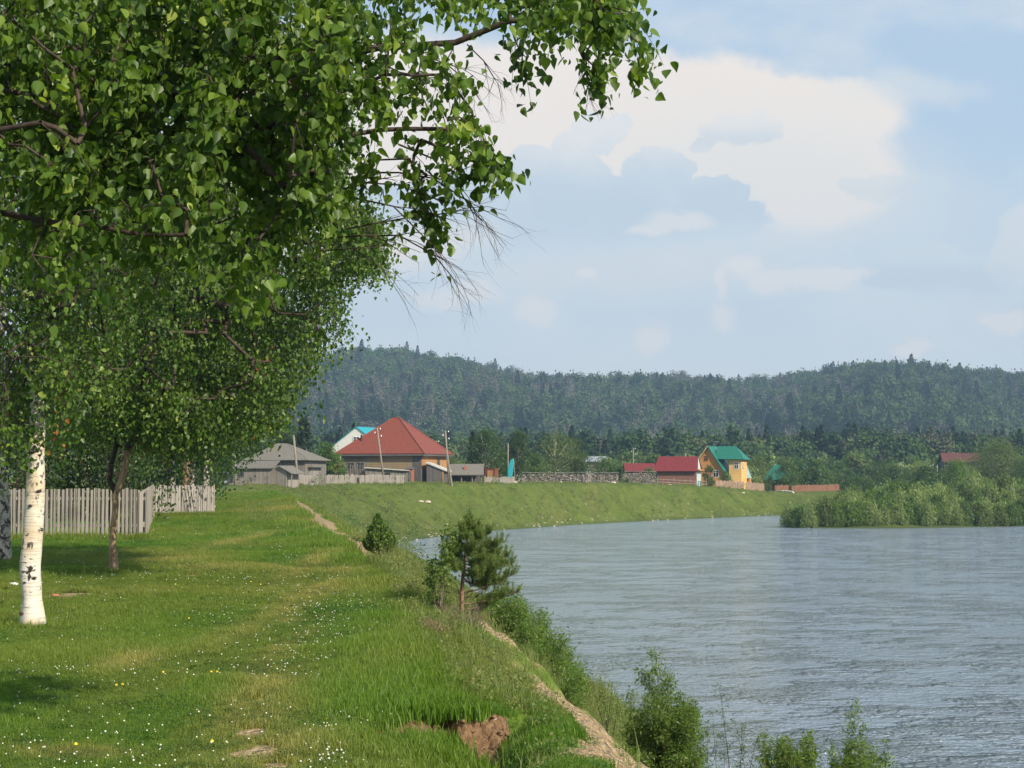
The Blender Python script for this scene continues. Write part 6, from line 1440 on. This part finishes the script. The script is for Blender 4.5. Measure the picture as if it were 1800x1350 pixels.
# forest prototypes (unlinked) for the two far woods
def conifer_proto(h, r, mat):
    m_ = 620; q = rng.random(m_) ** .75; z = h * (.08 + .92 * q); rr = r * (1 - q) ** .8 * (.75 + .5 * ((q * 11) % 1)); a_ = rng.random(m_) * 6.283; rad = rr * (.35 + .65 * rng.random(m_))
    P = np.stack([np.cos(a_) * rad, np.sin(a_) * rad, z], -1); Tn = np.stack([np.cos(a_), np.sin(a_), np.full(m_, -.35)], -1) + rng.normal(0, .25, (m_, 3)); N = np.array([0, 0, 1.]) + rng.normal(0, .5, (m_, 3)) + Tn * .4
    P = np.vstack([P, [[0, 0, h * .93]] * 6]); Tn = np.vstack([Tn, np.array([[0, 0, 1.]] * 6) + rng.normal(0, .1, (6, 3))]); N = np.vstack([N, rng.normal(0, 1, (6, 3))])
    S = np.concatenate([.5 + r * .38 * (1 - q), np.full(6, h * .09)])
    return leaf_mesh('conifer', P, Tn, N, S, M[mat], None, 'leaf', link=False)
def broad_proto(h, r, mat, n=1500, ls=.75, low=.28, trunk=True):
    P, tone, c = crown_pts(n, 34, h * low, h * .93, r, 'round', int(rng.integers(1, 99)), r * .24)
    out = unit(P - np.array([0, 0, h * .6])); m_ = len(P)
    o = leaf_mesh('broadleaf', P, rng.normal(0, 1, (m_, 3)), out * 1.6 + rng.normal(0, .45, (m_, 3)) + np.array([0, 0, .3]), ls * 1.25 * rng.uniform(.6, 1.3, m_), M[mat], None, 'leaf', np.clip(tone + rng.random(m_) * .5, 0, 1), link=False)
    if n > 600:      # rounded leafy masses under the outer leaves
        import bmesh
        bm = bmesh.new(); bm.from_mesh(o.data); ly = bm.verts.layers.float['rnd']
        for kx in range(8):
            q = c[rng.integers(0, len(c))] * np.array([.72, .72, .93]); rr = r * rng.uniform(.28, .46); tone_ = rng.random() * .6; sd_ = rng.random() * 50
            g_ = bmesh.ops.create_icosphere(bm, subdivisions=3, radius=rr)
            for v in g_['verts']:
                nn = fbm(np.array([v.co.x * 1.1 + sd_]), np.array([v.co.y * 1.1 + v.co.z * 1.4 + sd_]), 3, 3)[0]; v.co *= .35 + 1.3 * nn
                v.co += Vector(q); v[ly] = min(1, tone_ + .5 * nn)
        for f_ in bm.faces: f_.smooth = len(f_.verts) == 3
        bm.to_mesh(o.data); bm.free()
    if trunk:
        me = o.data
        import bmesh
        bm = bmesh.new(); bm.from_mesh(me)
        for kx in range(3):
            a0 = Vector((rng.normal(0, .12), rng.normal(0, .12), -1)); a1 = Vector((rng.normal(0, r * .3), rng.normal(0, r * .3), h * rng.uniform(.7, .92)))
            if kx and rng.random() < .4: continue
            v = []
            for p, rr in ((a0, .17), (a1, .05)):
                v += [bm.verts.new(p + Vector((math.cos(t_) * rr, math.sin(t_) * rr, 0))) for t_ in (0, 1.57, 3.14, 4.71)]
            for i in range(4): f = bm.faces.new((v[i], v[(i + 1) % 4], v[4 + (i + 1) % 4], v[4 + i])); f.material_index = 1
        bm.to_mesh(me); bm.free(); me.materials.append(M['birch_far'])
    return o
M['birch_far'] = mat_noise('distant_pale_trunk', (.20, .19, .17), (.36, .33, .30), 2, .8, .1)
M['f_spruce'] = mat_leaf('forest_spruce', (.010, .027, .014), (.026, .054, .022), inst=True, trans=.08, rough=.9, spec=.05)
M['f_birch'] = mat_leaf('forest_birch', (.026, .062, .018), (.082, .130, .044), (.115, .145, .055), inst=True, trans=.15, rough=.9, spec=.05)
M['f_grey'] = mat_leaf('forest_bare_aspen', (.075, .080, .056), (.130, .130, .098), inst=True, trans=.1, rough=.9, spec=.05)
M['f_pine'] = mat_leaf('forest_pine', (.018, .042, .018), (.045, .080, .032), inst=True, trans=.08, rough=.9, spec=.05)
protos = [conifer_proto(15, 2.2, 'f_spruce'), conifer_proto(12, 2.0, 'f_spruce'), broad_proto(13, 3.0, 'f_birch'), broad_proto(11, 3.3, 'f_birch'), broad_proto(14, 2.7, 'f_grey', 520, .6, .35), broad_proto(14, 3.0, 'f_pine', 800, .8, .35), broad_proto(12, 2.5, 'f_grey', 420, .6, .3)]
# valley wood at the foot of the hills
n = 5200; px = rng.uniform(380, 1950, n); d = rng.uniform(430, 760, n); d = np.where(px < 1000, np.maximum(d, 400), d)
x = (px - 900) / FOC * d; z = height(x, d, False); pt = fbm(x / 60, d / 60, 61)
pk = np.where(rng.random(n) < .30 + .35 * (pt > .55), np.where(rng.random(n) < .6, rng.integers(0, 2, n), 5), rng.integers(2, 4, n)); pk = np.where(rng.random(n) < .05, 4, pk)
tops = np.interp(px, [380, 700, 1000, 1300, 1800], [.95, .95, .95, 1.02, 1.0])
scatter('valley_forest', np.stack([x, d, z - .3], -1), protos, rng.uniform(.62, 1.12, n) * tops, rng.random(n) * 6.28, 'dark green mixed forest on the plain below the hills', 'forest', tilt=.03, idx=pk)
n = 7000; px = rng.uniform(300, 1960, n); d = np.sqrt(rng.uniform(760 ** 2, 1560 ** 2, n))
x = (px - 900) / FOC * d; z = height(x, d, False); pt = fbm(x / 90, d / 130, 71); pu = fbm(x / 45, d / 70, 81)
hgt_ = sstep(z, 30, 75)
grey = rng.random(n) < (.05 + .45 * sstep(pt, .52, .66) + .25 * hgt_ * (px > 1000))
con = rng.random(n) < (.18 + .45 * sstep(pu, .52, .66)) * (1 - .75 * hgt_)
pk = np.where(grey, np.where(rng.random(n) < .5, 4, 6), np.where(con, np.where(rng.random(n) < .6, 0, 5), rng.integers(2, 4, n)))
scatter('hill_forest', np.stack([x, d, z - 5.5], -1), protos, rng.uniform(1.05, 1.75, n), rng.random(n) * 6.28, 'hazy blue-green forest with grey bare aspens covering the distant hills', 'forest', tilt=.03, idx=pk)

# ------------------------------------------------------------ air
hb = MB().box(-1420, 1420, -70, 1800, -9, 165); hzo = hb.build('haze', None)
m, t = new_mat('summer_haze')
v = t.node('ShaderNodeVolumePrincipled', {'Color': (.50, .71, 1.0, 1), 'Density': .00029, 'Anisotropy': 0.25})
t.node('ShaderNodeOutputMaterial', {'Volume': v.outputs[0]}); hzo.data.materials.append(m); tag(hzo, kind='stuff', label='pale blue summer haze lying over the valley', cat='haze')
if hasattr(m, 'volume_intersection_method'): pass
SC.cycles.volume_bounces = 0
SC.cycles.transparent_max_bounces = 8
SC.cycles.max_bounces = 6
